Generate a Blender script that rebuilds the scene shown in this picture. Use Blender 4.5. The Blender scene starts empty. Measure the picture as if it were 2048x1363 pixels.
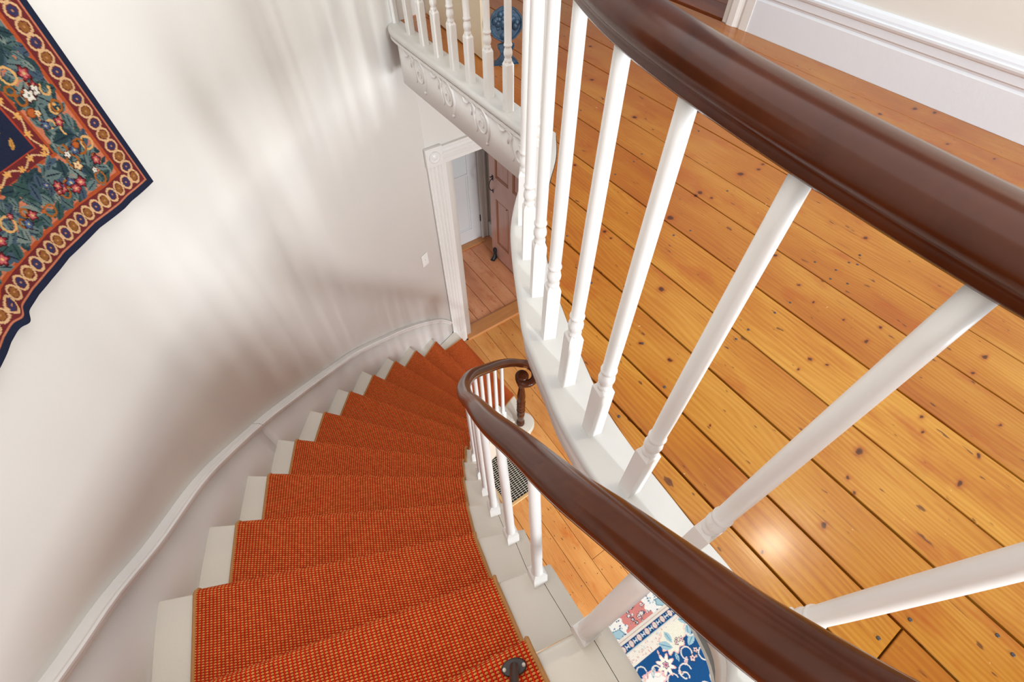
import bpy, bmesh, math, random
import numpy as np
from mathutils import Vector, Matrix

random.seed(7); RNG = np.random.default_rng(7)
SC = bpy.context.scene
COL = SC.collection

# ------------------------------------------------------------------ camera, light, exposure
ZU = 2.95                      # upper floor level, lower floor at 0
CAMZ = ZU + 1.0
PITCH, YAW, FPX = math.radians(53.012), math.radians(-34.806), 948.74
cd = bpy.data.cameras.new('camera'); cam = bpy.data.objects.new('camera', cd); COL.objects.link(cam)
cd.sensor_width = 36.0; cd.lens = FPX / 2048 * 36.0; cd.clip_start = 0.02; cd.clip_end = 60
cam.location = (0, 0, CAMZ); cam.rotation_euler = (math.pi / 2 - PITCH, 0, YAW)
SC.camera = cam

world = bpy.data.worlds.new('world'); SC.world = world; world.use_nodes = True
bg = world.node_tree.nodes['Background']
bg.inputs['Color'].default_value = (0.95, 0.985, 1.03, 1); bg.inputs['Strength'].default_value = 0.27

def area_light(name, loc, target, sx, sy, watts, color):
    l = bpy.data.lights.new(name, 'AREA'); l.shape = 'RECTANGLE'; l.size = sx; l.size_y = sy
    l.energy = watts; l.color = color
    o = bpy.data.objects.new(name, l); COL.objects.link(o); o.location = loc
    d = Vector(target) - Vector(loc); o.rotation_euler = d.to_track_quat('-Z', 'Y').to_euler()
    return o
area_light('upper_window_daylight', (0.50, -5.0, ZU + 1.55), (0.5, 2.0, ZU - 0.4), 0.95, 1.10, 60, (0.92, 0.985, 1.03))
area_light('added_narrow_window_lamp', (0.50, -5.0, ZU + 1.52), (0.5, 2.0, ZU - 0.4), 0.26, 1.00, 200, (0.92, 0.985, 1.03))  # narrow lamp added over the window light to make baluster shadows crisper
area_light('lower_window_daylight', (2.0, -4.2, 2.05), (0.5, 2.0, 0.6), 1.0, 1.2, 205, (0.95, 0.99, 1.02))
area_light('ceiling_bounce_fill', (0.4, 1.0, ZU + 2.8), (0.4, 1.0, 0.0), 2.6, 3.0, 46, (0.98, 0.99, 0.99))  # added area lamp standing in for light bounced off the ceiling
lp = bpy.data.lights.new('ceiling_lamp', 'POINT'); lp.energy = 40; lp.color = (1.0, 0.86, 0.66); lp.shadow_soft_size = 0.08
lo = bpy.data.objects.new('ceiling_lamp', lp); COL.objects.link(lo); lo.location = (1.93, -0.316, ZU + 2.4)

SC.view_settings.view_transform = 'Standard'; SC.view_settings.look = 'None'
SC.view_settings.gamma = 1.0; SC.view_settings.use_curve_mapping = False
SC.view_settings.exposure = 0.18

# ------------------------------------------------------------------ helpers
def lin(r, g, b):
    f = lambda c: (c / 255) / 12.92 if c / 255 <= 0.04045 else (((c / 255) + 0.055) / 1.055) ** 2.4
    return (f(r), f(g), f(b), 1.0)

def tag(o, label=None, cat=None, group=None, kind=None):
    if label: o['label'] = label
    if cat: o['category'] = cat
    if group: o['group'] = group
    if kind: o['kind'] = kind
    return o

def empty(name, loc=(0, 0, 0), rz=0.0, label=None, cat=None, group=None, kind=None):
    o = bpy.data.objects.new(name, None); COL.objects.link(o); o.location = loc; o.rotation_euler = (0, 0, rz)
    o.empty_display_size = 0.05
    return tag(o, label, cat, group, kind)

def link(name, me, mat=None, parent=None, smooth=False):
    if mat is not None and not me.materials: me.materials.append(mat)
    if smooth:
        me.polygons.foreach_set('use_smooth', [True] * len(me.polygons))
    o = bpy.data.objects.new(name, me); COL.objects.link(o)
    if parent is not None: o.parent = parent
    return o

def mesh(name, verts, faces, fix=True):
    me = bpy.data.meshes.new(name); me.from_pydata([tuple(map(float, v)) for v in verts], [], faces); me.update()
    if fix:
        bm = bmesh.new(); bm.from_mesh(me); bmesh.ops.recalc_face_normals(bm, faces=bm.faces); bm.to_mesh(me); bm.free()
    return me

class MB:
    """collects several shapes for ONE mesh"""
    def __init__(s): s.v = []; s.f = []
    def add(s, verts, faces):
        n = len(s.v); s.v += [tuple(v) for v in verts]; s.f += [tuple(i + n for i in f) for f in faces]; return s
    def box(s, x0, x1, y0, y1, z0, z1, M=None):
        v = [(x, y, z) for x in (x0, x1) for y in (y0, y1) for z in (z0, z1)]
        if M is not None: v = [tuple(M @ Vector(p)) for p in v]
        return s.add(v, [(0, 1, 3, 2), (4, 6, 7, 5), (0, 4, 5, 1), (2, 3, 7, 6), (0, 2, 6, 4), (1, 5, 7, 3)])
    def build(s, name, mat, parent=None, smooth=False, bevel=0.0, seg=2):
        me = mesh(name, s.v, s.f)
        if bevel:
            bm = bmesh.new(); bm.from_mesh(me)
            e = [e for e in bm.edges if e.is_manifold and e.calc_face_angle(0) > 0.6]
            bmesh.ops.bevel(bm, geom=e, offset=bevel, segments=seg, profile=0.5, affect='EDGES', clamp_overlap=True)
            bm.to_mesh(me); bm.free()
        return link(name, me, mat, parent, smooth)

def rings(rs, caps=True, closed_ring=True):
    n = len(rs[0]); v = [p for r in rs for p in r]; f = []
    for i in range(len(rs) - 1):
        for j in range(n if closed_ring else n - 1):
            k = (j + 1) % n
            f.append((i * n + j, i * n + k, (i + 1) * n + k, (i + 1) * n + j))
    if caps and closed_ring:
        f.append(tuple(range(n))[::-1]); f.append(tuple((len(rs) - 1) * n + j for j in range(n)))
    return v, f

def lathe(prof, seg=16, cx=0, cy=0):
    rs = [[(cx + r * math.cos(2 * math.pi * j / seg), cy + r * math.sin(2 * math.pi * j / seg), z) for j in range(seg)] for r, z in prof]
    return rings(rs)

def sweep(path, prof, up=(0, 0, 1), scale=None):
    P = [Vector(p) for p in path]; U = Vector(up); rs = []
    for i, p in enumerate(P):
        t = (P[min(i + 1, len(P) - 1)] - P[max(i - 1, 0)]).normalized()
        s = t.cross(U)
        if s.length < 1e-4: s = t.cross(Vector((1, 0, 0)))
        s.normalize(); u = s.cross(t).normalized()
        k = scale[i] if scale is not None else 1.0
        rs.append([tuple(p + s * (a * k) + u * (b * k)) for a, b in prof])
    return rings(rs)

def circ(r, n=8, ry=None):
    return [(r * math.cos(2 * math.pi * i / n), (ry or r) * math.sin(2 * math.pi * i / n)) for i in range(n)]

def spline(pts, step=0.03, closed=False):
    """Catmull-Rom through pts (n-D), resampled about every step"""
    P = np.asarray(pts, float); out = []
    ext = np.vstack([2 * P[0] - P[1], P, 2 * P[-1] - P[-2]])
    for i in range(1, len(ext) - 2):
        p0, p1, p2, p3 = ext[i - 1:i + 3]
        n = max(2, int(np.linalg.norm(p2 - p1) / step) + 1)
        # centripetal-ish
        t0 = 0; t1 = t0 + np.linalg.norm(p1 - p0) ** 0.5; t2 = t1 + np.linalg.norm(p2 - p1) ** 0.5; t3 = t2 + np.linalg.norm(p3 - p2) ** 0.5
        for k in range(n):
            t = t1 + (t2 - t1) * k / n
            A1 = (t1 - t) / (t1 - t0) * p0 + (t - t0) / (t1 - t0) * p1
            A2 = (t2 - t) / (t2 - t1) * p1 + (t - t1) / (t2 - t1) * p2
            A3 = (t3 - t) / (t3 - t2) * p2 + (t - t2) / (t3 - t2) * p3
            B1 = (t2 - t) / (t2 - t0) * A1 + (t - t0) / (t2 - t0) * A2
            B2 = (t3 - t) / (t3 - t1) * A2 + (t - t1) / (t3 - t1) * A3
            out.append((t2 - t) / (t2 - t1) * B1 + (t - t1) / (t2 - t1) * B2)
    out.append(P[-1]); return np.array(out)

def arclen(P): return np.r_[0, np.cumsum(np.linalg.norm(np.diff(P[:, :2], axis=0), axis=1))]
def resample(P, n):
    s = arclen(P); t = np.linspace(0, s[-1], n)
    return np.stack([np.interp(t, s, P[:, k]) for k in range(P.shape[1])], 1)
def offset(P, d):
    """offset a plan polyline to its left by d"""
    T = np.gradient(P[:, :2], axis=0); T /= np.linalg.norm(T, axis=1)[:, None]
    return P[:, :2] + d * np.stack([-T[:, 1], T[:, 0]], 1)
def ribbon(A, B, z0, z1):
    """solid between plan polylines A and B, heights z0..z1 (scalars or arrays)"""
    n = len(A); z0 = np.broadcast_to(z0, n); z1 = np.broadcast_to(z1, n)
    rs = [[(A[i][0], A[i][1], z0[i]), (A[i][0], A[i][1], z1[i]), (B[i][0], B[i][1], z1[i]), (B[i][0], B[i][1], z0[i])] for i in range(n)]
    return rings(rs)

def prism(poly, z0, z1):
    n = len(poly); v = [(x, y, z0) for x, y in poly] + [(x, y, z1) for x, y in poly]
    return v, [tuple(range(n))[::-1], tuple(range(n, 2 * n))] + [(i, (i + 1) % n, n + (i + 1) % n, n + i) for i in range(n)]

# ------------------------------------------------------------------ materials
class NT:
    def __init__(s, name):
        s.m = bpy.data.materials.new(name); s.m.use_nodes = True; s.t = s.m.node_tree
        s.b = s.t.nodes['Principled BSDF']; s.tc = None
    def n(s, typ, **kw):
        nd = s.t.nodes.new(typ)
        for k, v in kw.items():
            if hasattr(nd, k): setattr(nd, k, v)
        return nd
    def l(s, a, b): s.t.links.new(a, b)
    def set(s, nd, **kw):
        for k, v in kw.items():
            nd.inputs[k].default_value = v
        return nd
    def coord(s, out='Object'):
        if s.tc is None: s.tc = s.n('ShaderNodeTexCoord')
        return s.tc.outputs[out]
    def mapping(s, src, scale=(1, 1, 1), loc=(0, 0, 0), rot=(0, 0, 0)):
        m = s.n('ShaderNodeMapping'); m.inputs['Scale'].default_value = scale; m.inputs['Location'].default_value = loc; m.inputs['Rotation'].default_value = rot
        s.l(src, m.inputs['Vector']); return m.outputs['Vector']
    def noise(s, vec, scale=5, detail=3, rough=0.5, dist=0.0):
        n = s.n('ShaderNodeTexNoise'); s.l(vec, n.inputs['Vector'])
        n.inputs['Scale'].default_value = scale; n.inputs['Detail'].default_value = detail; n.inputs['Roughness'].default_value = rough; n.inputs['Distortion'].default_value = dist
        return n.outputs['Fac']
    def ramp(s, fac, stops, interp='LINEAR'):
        r = s.n('ShaderNodeValToRGB'); r.color_ramp.interpolation = interp
        e = r.color_ramp.elements
        e[0].position, e[0].color = stops[0][0], stops[0][1]
        e[1].position, e[1].color = stops[-1][0], stops[-1][1]
        for p, c in stops[1:-1]:
            x = e.new(p); x.color = c
        s.l(fac, r.inputs['Fac']); return r.outputs['Color']
    def mix(s, fac, a, b, mode='MIX'):
        m = s.n('ShaderNodeMix', data_type='RGBA', blend_type=mode)
        for sock, val in ((m.inputs[0], fac), (m.inputs[6], a), (m.inputs[7], b)):
            if isinstance(val, (int, float)): sock.default_value = val
            elif isinstance(val, tuple): sock.default_value = val
            else: s.l(val, sock)
        return m.outputs[2]
    def math(s, op, a, b=0.0, c=None):
        m = s.n('ShaderNodeMath', operation=op)
        for i, v in enumerate((a, b, c)):
            if v is None: continue
            if isinstance(v, (int, float)): m.inputs[i].default_value = v
            else: s.l(v, m.inputs[i])
        return m.outputs[0]
    def bump(s, h, strength=0.2, dist=0.01):
        b = s.n('ShaderNodeBump'); b.inputs['Strength'].default_value = strength; b.inputs['Distance'].default_value = dist
        s.l(h, b.inputs['Height']); s.l(b.outputs['Normal'], s.b.inputs['Normal'])
    def base(s, c):
        if isinstance(c, tuple): s.b.inputs['Base Color'].default_value = c
        else: s.l(c, s.b.inputs['Base Color'])
    def rough(s, r):
        if isinstance(r, (int, float)): s.b.inputs['Roughness'].default_value = r
        else: s.l(r, s.b.inputs['Roughness'])

W1 = (1, 1, 1, 1); K0 = (0, 0, 0, 1)

def paint_mat(name, col, rough=0.42, wear=0.05, bump=0.12, scale=9):
    t = NT(name); c = t.coord()
    n = t.noise(c, scale, 4, 0.6)
    d = tuple(x * (1 - wear) for x in col[:3]) + (1,)
    t.base(t.mix(n, d, col)); t.rough(rough)
    t.bump(t.noise(c, 55, 3, 0.6), bump, 0.004); return t.m

def worn_paint(name, col, chip):
    t = NT(name); c = t.coord()
    n = t.noise(c, 7, 4, 0.6); base = t.mix(n, tuple(x * 0.94 for x in col[:3]) + (1,), col)
    m = t.mapping(c, (14, 14, 30)); k = t.noise(m, 1.0, 5, 0.7)
    mask = t.ramp(k, [(0.0, K0), (0.70, K0), (0.73, W1), (1, W1)])
    t.base(t.mix(mask, base, chip)); t.rough(0.45); t.bump(t.noise(c, 40, 3, 0.6), 0.15, 0.004); return t.m

M = {}
M['plaster'] = paint_mat('plaster_cream', (0.775, 0.752, 0.712, 1), 0.75, 0.05, 0.10, 3)
M['white'] = paint_mat('white_gloss_paint', (0.84, 0.825, 0.80, 1), 0.38, 0.03, 0.08)
M['tread_white'] = worn_paint('worn_white_tread_paint', (0.80, 0.745, 0.655, 1), (0.50, 0.44, 0.36, 1))
M['skirt_white'] = paint_mat('skirt_white_paint', (0.80, 0.775, 0.755, 1), 0.45, 0.04, 0.12)
M['curb_white'] = worn_paint('worn_curb_paint', (0.655, 0.64, 0.615, 1), (0.46, 0.42, 0.36, 1))
M['cool_white'] = paint_mat('cool_white_paint', (0.79, 0.835, 0.90, 1), 0.4, 0.02, 0.15, 12)
M['closet'] = paint_mat('closet_white_paint', (0.84, 0.85, 0.86, 1), 0.4, 0.02, 0.05)
M['cream'] = paint_mat('cream_door_paint', (0.70, 0.585, 0.42, 1), 0.45, 0.03, 0.06)
M['dark'] = paint_mat('dark_gap', (0.012, 0.008, 0.006, 1), 0.9, 0.2, 0.0)
M['iron'] = paint_mat('black_iron', (0.02, 0.02, 0.024, 1), 0.45, 0.3, 0.4, 30)
M['nail'] = paint_mat('old_nail_iron', (0.06, 0.05, 0.055, 1), 0.4, 0.3, 0.3, 60)
M['plate'] = paint_mat('switch_plate_plastic', (0.86, 0.85, 0.82, 1), 0.3, 0.0, 0.0)
M['binding'] = paint_mat('tan_carpet_binding', lin(196, 140, 84), 0.9, 0.25, 0.5, 90)
M['register'] = paint_mat('register_metal', (0.78, 0.72, 0.60, 1), 0.4, 0.1, 0.1, 30)
M['oak'] = paint_mat('pale_oak', lin(222, 178, 118), 0.4, 0.15, 0.1, 25)
M['bronze'] = paint_mat('dark_bronze', (0.035, 0.02, 0.016, 1), 0.4, 0.3, 0.2, 30)

KNOTS = [(1.197, 0.084, 0.016, 0.01), (1.271, 0.088, 0.013, 0.008), (1.214, 0.16, 0.011, 0.007), (1.203, 0.247, 0.011, 0.008), (1.228, 0.31, 0.012, 0.008), (1.4, -0.118, 0.021, 0.011), (1.323, -0.124, 0.016, 0.009), (1.094, -0.117, 0.014, 0.009), (1.024, 0.134, 0.012, 0.008), (0.973, 0.132, 0.01, 0.007), (1.044, 0.097, 0.01, 0.007), (1.579, 0.317, 0.018, 0.012), (1.722, 0.539, 0.02, 0.014), (1.663, 0.213, 0.021, 0.012), (1.276, 0.427, 0.016, 0.012), (0.892, -0.082, 0.024, 0.016), (0.685, -0.132, 0.018, 0.012), (1.102, -0.241, 0.014, 0.008), (1.058, -0.136, 0.012, 0.007), (0.539, -0.092, 0.008, 0.006), (0.816, -0.102, 0.009, 0.006), (0.797, -0.128, 0.008, 0.006), (0.922, 0.808, 0.015, 0.015), (0.917, 0.774, 0.009, 0.009), (0.888, 0.525, 0.019, 0.017), (0.703, 0.419, 0.011, 0.01), (1.144, 0.736, 0.025, 0.022), (1.303, 0.771, 0.018, 0.015), (1.323, 1.201, 0.014, 0.014), (1.079, 1.148, 0.013, 0.014), (1.533, 0.765, 0.029, 0.023), (1.648, 0.76, 0.018, 0.013), (1.61, 0.749, 0.018, 0.013), (1.744, 1.156, 0.025, 0.021), (1.328, 0.774, 0.02, 0.017), (1.337, 0.731, 0.013, 0.011), (1.791, 1.895, 0.019, 0.02), (1.568, 1.624, 0.02, 0.021), (1.496, 1.274, 0.021, 0.02), (1.758, 1.264, 0.014, 0.013), (2.785, 1.02, 0.019, 0.012), (2.344, 0.713, 0.023, 0.014), (2.507, 0.655, 0.031, 0.017), (2.543, 0.59, 0.028, 0.015), (2.342, 0.441, 0.023, 0.012), (2.383, 0.289, 0.019, 0.009), (1.002, -0.247, 0.02, 0.011), (1.223, -0.232, 0.013, 0.007), (0.668, 0.154, 0.008, 0.006), (0.727, 0.337, 0.012, 0.01)]
def pine(name, light, mid, dark, gloss=0.25, knots=None):
    t = NT(name); c = t.coord()
    oi = t.n('ShaderNodeObjectInfo'); rnd = oi.outputs['Random']
    comb = t.n('ShaderNodeCombineXYZ'); t.l(t.math('MULTIPLY', rnd, 37.0), comb.inputs[0]); t.l(t.math('MULTIPLY', rnd, 91.0), comb.inputs[1])
    add = t.n('ShaderNodeVectorMath', operation='ADD'); t.l(c, add.inputs[0]); t.l(comb.outputs[0], add.inputs[1]); P = add.outputs[0]
    # cathedral grain: distorted bands along the plank
    dn = t.noise(t.mapping(P, (5.0, 1.1, 1)), 1.0, 3, 0.5)
    w = t.n('ShaderNodeTexWave', wave_type='BANDS', bands_direction='X', wave_profile='SIN')
    sep = t.n('ShaderNodeSeparateXYZ'); t.l(P, sep.inputs[0])
    cx = t.math('ADD', sep.outputs[0], t.math('MULTIPLY', dn, 0.16))
    cmb = t.n('ShaderNodeCombineXYZ'); t.l(cx, cmb.inputs[0]); t.l(t.math('MULTIPLY', sep.outputs[1], 0.02), cmb.inputs[1])
    t.l(cmb.outputs[0], w.inputs['Vector']); t.set(w, Scale=26.0, Distortion=1.2, Detail=2.0)
    w.inputs['Detail Scale'].default_value = 1.5
    fine = t.noise(t.mapping(P, (160, 5, 1)), 1.0, 3, 0.6)
    big = t.noise(t.mapping(P, (5, 1.6, 1)), 1.0, 3, 0.55)
    g = t.math('ADD', t.math('MULTIPLY', w.outputs['Fac'], 0.10), t.math('MULTIPLY', big, 0.92))
    g = t.math('ADD', g, t.math('MULTIPLY', t.math('SUBTRACT', fine, 0.5), 0.35))
    colr = t.ramp(g, [(0.26, light), (0.54, mid), (0.82, dark)])
    # per plank tone
    colr = t.mix(t.math('MULTIPLY', rnd, 0.36), colr, dark)
    # reddish smoulder patches
    red = t.ramp(t.noise(t.mapping(P, (9, 4, 1)), 1.0, 4, 0.6), [(0.0, K0), (0.56, K0), (0.74, W1), (1, W1)])
    colr = t.mix(t.math('MULTIPLY', red, 0.7), colr, tuple(x * y for x, y in zip(dark[:3], (1.15, 0.8, 0.5))) + (1,))
    if knots:      # reflected light painted in: boards tint redder towards the back of the hall
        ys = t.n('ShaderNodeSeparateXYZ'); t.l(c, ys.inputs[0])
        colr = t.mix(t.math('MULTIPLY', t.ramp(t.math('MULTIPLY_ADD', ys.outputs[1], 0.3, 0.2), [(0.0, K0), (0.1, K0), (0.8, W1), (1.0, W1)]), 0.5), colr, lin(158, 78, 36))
    # knots
    v = t.n('ShaderNodeTexVoronoi', feature='F1', distance='EUCLIDEAN'); kp = t.mapping(P, (5.2, 2.6, 0.0))
    nz = t.n('ShaderNodeTexNoise'); t.l(P, nz.inputs['Vector']); nz.inputs['Scale'].default_value = 18
    mx = t.n('ShaderNodeVectorMath', operation='MULTIPLY_ADD'); t.l(nz.outputs['Color'], mx.inputs[0]); mx.inputs[1].default_value = (0.14, 0.10, 0); t.l(kp, mx.inputs[2])
    t.l(mx.outputs[0], v.inputs['Vector']); v.inputs['Scale'].default_value = 1.0
    sc = t.n('ShaderNodeSeparateColor'); t.l(v.outputs['Color'], sc.inputs[0])
    on = t.math('GREATER_THAN', sc.outputs[0], 0.66)
    size = t.math('MULTIPLY_ADD', sc.outputs[1], 0.045, 0.015)
    rel = t.math('DIVIDE', v.outputs['Distance'], size)
    halo = t.math('MULTIPLY', on, t.ramp(rel, [(0.0, W1), (0.45, (0.75, 0.75, 0.75, 1)), (1.0, K0)]))
    core = t.math('MULTIPLY', on, t.ramp(rel, [(0.0, W1), (0.34, W1), (0.5, K0), (1.0, K0)]))
    colr = t.mix(halo, colr, tuple(x * 0.62 for x in dark[:3]) + (1,))
    colr = t.mix(t.math('MULTIPLY', core, 0.85), colr, lin(62, 30, 18))
    if knots:
        knots = [(x, y, a * 0.50, b * 0.50) for x, y, a, b in knots]      # the knots one can see one by one, each at its own place on the boards
        wob = t.n('ShaderNodeTexNoise'); t.l(c, wob.inputs['Vector']); wob.inputs['Scale'].default_value = 60
        wv = t.n('ShaderNodeVectorMath', operation='MULTIPLY_ADD'); t.l(wob.outputs['Color'], wv.inputs[0]); wv.inputs[1].default_value = (0.008, 0.014, 0); t.l(c, wv.inputs[2])
        cur = None
        for kx, ky, rx, ry in knots:
            ma = t.n('ShaderNodeVectorMath', operation='MULTIPLY_ADD'); t.l(wv.outputs[0], ma.inputs[0]); ma.inputs[1].default_value = (1 / rx, 1 / ry, 0); ma.inputs[2].default_value = (-(kx + 0.004) / rx, -(ky + 0.007) / ry, 0)
            ln = t.n('ShaderNodeVectorMath', operation='LENGTH'); t.l(ma.outputs[0], ln.inputs[0])
            cur = ln.outputs['Value'] if cur is None else t.math('MINIMUM', cur, ln.outputs['Value'])
        rng = t.math('DIVIDE', cur, 3.0)
        colr = t.mix(t.ramp(rng, [(0.0, (0.8, 0.8, 0.8, 1)), (0.34, (0.55, 0.55, 0.55, 1)), (0.60, (0.15, 0.15, 0.15, 1)), (1.0, K0)]), colr, lin(150, 66, 20))
        colr = t.mix(t.ramp(rng, [(0.0, (0.95, 0.95, 0.95, 1)), (0.22, (0.8, 0.8, 0.8, 1)), (0.33, K0), (1.0, K0)]), colr, lin(58, 26, 14))
    # long dark checks along the grain
    ck = t.noise(t.mapping(P, (90, 4.5, 1), (5, 2, 0)), 1.0, 3, 0.6)
    colr = t.mix(t.ramp(ck, [(0, K0), (0.66, K0), (0.72, (0.55, 0.55, 0.55, 1)), (1, W1)]), colr, lin(120, 62, 24))
    # small dark scars and pale scuffs
    sp = t.noise(t.mapping(P, (55, 20, 1)), 1.0, 2, 0.5)
    colr = t.mix(t.ramp(sp, [(0, K0), (0.69, K0), (0.73, (0.8, 0.8, 0.8, 1)), (1, W1)]), colr, lin(84, 42, 22))
    sp2 = t.noise(t.mapping(P, (70, 60, 1), (3, 9, 0)), 1.0, 2, 0.5)
    colr = t.mix(t.ramp(sp2, [(0, K0), (0.76, K0), (0.79, (0.55, 0.55, 0.55, 1)), (1, W1)]), colr, lin(236, 205, 160))
    t.base(colr); t.b.inputs['Coat Weight'].default_value = 0.18; t.b.inputs['Coat Roughness'].default_value = 0.14
    t.rough(t.ramp(big, [(0, (gloss,) * 3 + (1,)), (1, (gloss + 0.14,) * 3 + (1,))]))
    t.b.inputs['Specular IOR Level'].default_value = 0.30
    t.bump(t.math('ADD', t.math('MULTIPLY', fine, 0.4), t.noise(t.mapping(P, (16, 16, 1)), 1.0, 3, 0.5)), 0.10, 0.006)
    return t.m
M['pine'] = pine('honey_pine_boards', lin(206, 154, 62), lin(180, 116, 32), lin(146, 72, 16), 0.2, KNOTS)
M['pine_low'] = pine('lower_hall_pine_boards', lin(232, 172, 104), lin(216, 148, 80), lin(184, 112, 56))
M['pine_red'] = pine('red_pine_boards', lin(240, 176, 132), lin(226, 152, 108), lin(184, 112, 78))
M['pine_dark'] = pine('dark_stained_boards', lin(172, 94, 48), lin(142, 70, 36), lin(86, 42, 26))

def wood(name, a, b, scale=(4, 60, 4), rough=0.25, coat=0.5):
    t = NT(name); c = t.coord()
    n = t.noise(t.mapping(c, scale), 1.0, 4, 0.6, 0.6); n2 = t.noise(c, 6, 3, 0.5)
    t.base(t.ramp(t.math('ADD', t.math('MULTIPLY', n, 0.6), t.math('MULTIPLY', n2, 0.45)), [(0.25, a), (0.8, b)]))
    t.rough(rough); t.b.inputs['Coat Weight'].default_value = coat; t.b.inputs['Coat Roughness'].default_value = 0.12
    t.bump(t.noise(c, 30, 3, 0.5), 0.05, 0.004); return t.m
M['mahogany'] = wood('mahogany_rail', (0.105, 0.025, 0.007, 1), (0.034, 0.007, 0.003, 1), (14, 14, 14), 0.20, 0.06)
M['mahogany'].node_tree.nodes['Principled BSDF'].inputs['Specular IOR Level'].default_value = 0.24
M['door_wood'] = wood('reddish_door_wood', lin(226, 182, 168), lin(206, 154, 136), (40, 40, 3), 0.35, 0.3)
M['door_mould'] = wood('brown_door_moulding', lin(190, 124, 80), lin(160, 94, 54), (40, 40, 3), 0.35, 0.2)

def runner_mat():
    t = NT('red_tan_loop_carpet'); uv = t.coord('UV')
    sep = t.n('ShaderNodeSeparateXYZ'); t.l(uv, sep.inputs[0])
    PU, PV = 0.0108, 0.0068
    u = t.math('DIVIDE', sep.outputs[0], PU); v0 = t.math('DIVIDE', sep.outputs[1], PV)
    par = t.math('MULTIPLY', t.math('FLOOR', u), 0.13)
    v = t.math('ADD', v0, par)
    fu = t.math('SUBTRACT', t.math('FRACT', u), 0.5); fv = t.math('SUBTRACT', t.math('FRACT', v), 0.5)
    cid = t.n('ShaderNodeCombineXYZ'); t.l(t.math('FLOOR', u), cid.inputs[0]); t.l(t.math('FLOOR', v), cid.inputs[1])
    wn = t.n('ShaderNodeTexWhiteNoise', noise_dimensions='2D'); t.l(cid.outputs[0], wn.inputs['Vector']); rv = wn.outputs['Value']
    d = t.math('SQRT', t.math('ADD', t.math('POWER', t.math('DIVIDE', fu, 0.38), 2.0), t.math('POWER', t.math('DIVIDE', fv, 0.42), 2.0)))
    nub = t.ramp(d, [(0.0, W1), (0.72, W1), (0.98, K0), (1.0, K0)])
    # red warp strands in the column joints
    gu = t.math('ABSOLUTE', fu); strand = t.ramp(gu, [(0.0, K0), (0.24, K0), (0.36, W1), (0.5, W1)])
    tan = t.mix(rv, lin(240, 164, 88), lin(218, 138, 68))
    red = t.mix(rv, lin(216, 46, 20), lin(182, 28, 12))
    ground = t.mix(strand, lin(142, 28, 10), red)
    t.base(t.mix(nub, ground, tan)); t.rough(0.95); t.b.inputs['Specular IOR Level'].default_value = 0.1
    h = t.math('ADD', t.math('MULTIPLY', t.ramp(d, [(0, W1), (1.0, K0)]), 1.0), t.math('MULTIPLY', strand, 0.45))
    t.bump(h, 0.8, 0.004); return t.m
M['runner'] = runner_mat()

def attr_mat(name, rough=0.95, wx=900, amp=0.3):
    t = NT(name); a = t.n('ShaderNodeAttribute'); a.attribute_name = 'Col'
    c = t.coord('UV'); n = t.noise(t.mapping(c, (wx, wx * 0.4, 1)), 1.0, 2, 0.6)
    t.base(t.mix(t.math('MULTIPLY', n, amp), a.outputs['Color'], K0)); t.rough(rough); t.b.inputs['Specular IOR Level'].default_value = 0.08
    t.bump(n, 0.35, 0.002); return t.m
M['tapestry'] = attr_mat('woven_tapestry', 0.95, 500, 0.30)
M['rug'] = attr_mat('woven_rug', 0.95, 260, 0.34)

def stop_mat():
    t = NT('blue_painted_iron'); c = t.coord(); n = t.noise(c, 28, 3, 0.6)
    t.base(t.ramp(n, [(0.25, lin(16, 30, 46)), (0.75, lin(54, 86, 112))])); t.rough(0.4); t.b.inputs['Metallic'].default_value = 0.2
    t.bump(t.noise(c, 60, 3, 0.6), 0.4, 0.004); return t.m
M['blue_iron'] = stop_mat()

# ------------------------------------------------------------------ plan data (metres)
R_ = ZU / 14
def zn(n): return n * R_
Lc = {1: (1.219, 2.617), 2: (0.938, 2.574), 3: (0.693, 2.434), 4: (0.466, 2.283), 5: (0.252, 2.108), 6: (0.054, 1.924), 7: (-0.130, 1.727),
      8: (-0.299, 1.511), 9: (-0.429, 1.279), 10: (-0.542, 1.030), 11: (-0.644, 0.777), 12: (-0.719, 0.490), 13: (-0.765, 0.226), 14: (-0.800, -0.035)}
Rc = {1: (1.271, 1.789), 2: (1.050, 1.716), 3: (0.904, 1.594), 4: (0.780, 1.476), 5: (0.657, 1.343), 6: (0.542, 1.213), 7: (0.435, 1.070),
      8: (0.348, 0.928), 9: (0.274, 0.769), 10: (0.204, 0.597), 11: (0.149, 0.430), 12: (0.113, 0.247), 13: (0.086, 0.068), 14: (0.065, -0.110)}
Bw = {1: (1.285, 1.62), 2: (1.076, 1.500), 3: (0.950, 1.435), 4: (0.827, 1.350), 5: (0.708, 1.245), 6: (0.592, 1.135), 7: (0.505, 0.985),
      8: (0.437, 0.848), 9: (0.375, 0.696), 10: (0.325, 0.527), 11: (0.290, 0.359), 12: (0.256, 0.197), 13: (0.246, 0.011), 14: (0.235, -0.130)}
WPTS = [(1.40, 2.752), (1.207, 2.740), (0.924, 2.641), (0.667, 2.512), (0.430, 2.355), (0.191, 2.188), (-0.007, 1.994), (-0.197, 1.790), (-0.380, 1.570),
        (-0.512, 1.329), (-0.637, 1.073), (-0.749, 0.808), (-0.825, 0.520), (-0.872, 0.246), (-0.910, -0.025), (-0.935, -0.40), (-0.945, -1.20)]
WALL = spline(WPTS, 0.04); WS = arclen(WALL)
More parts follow.
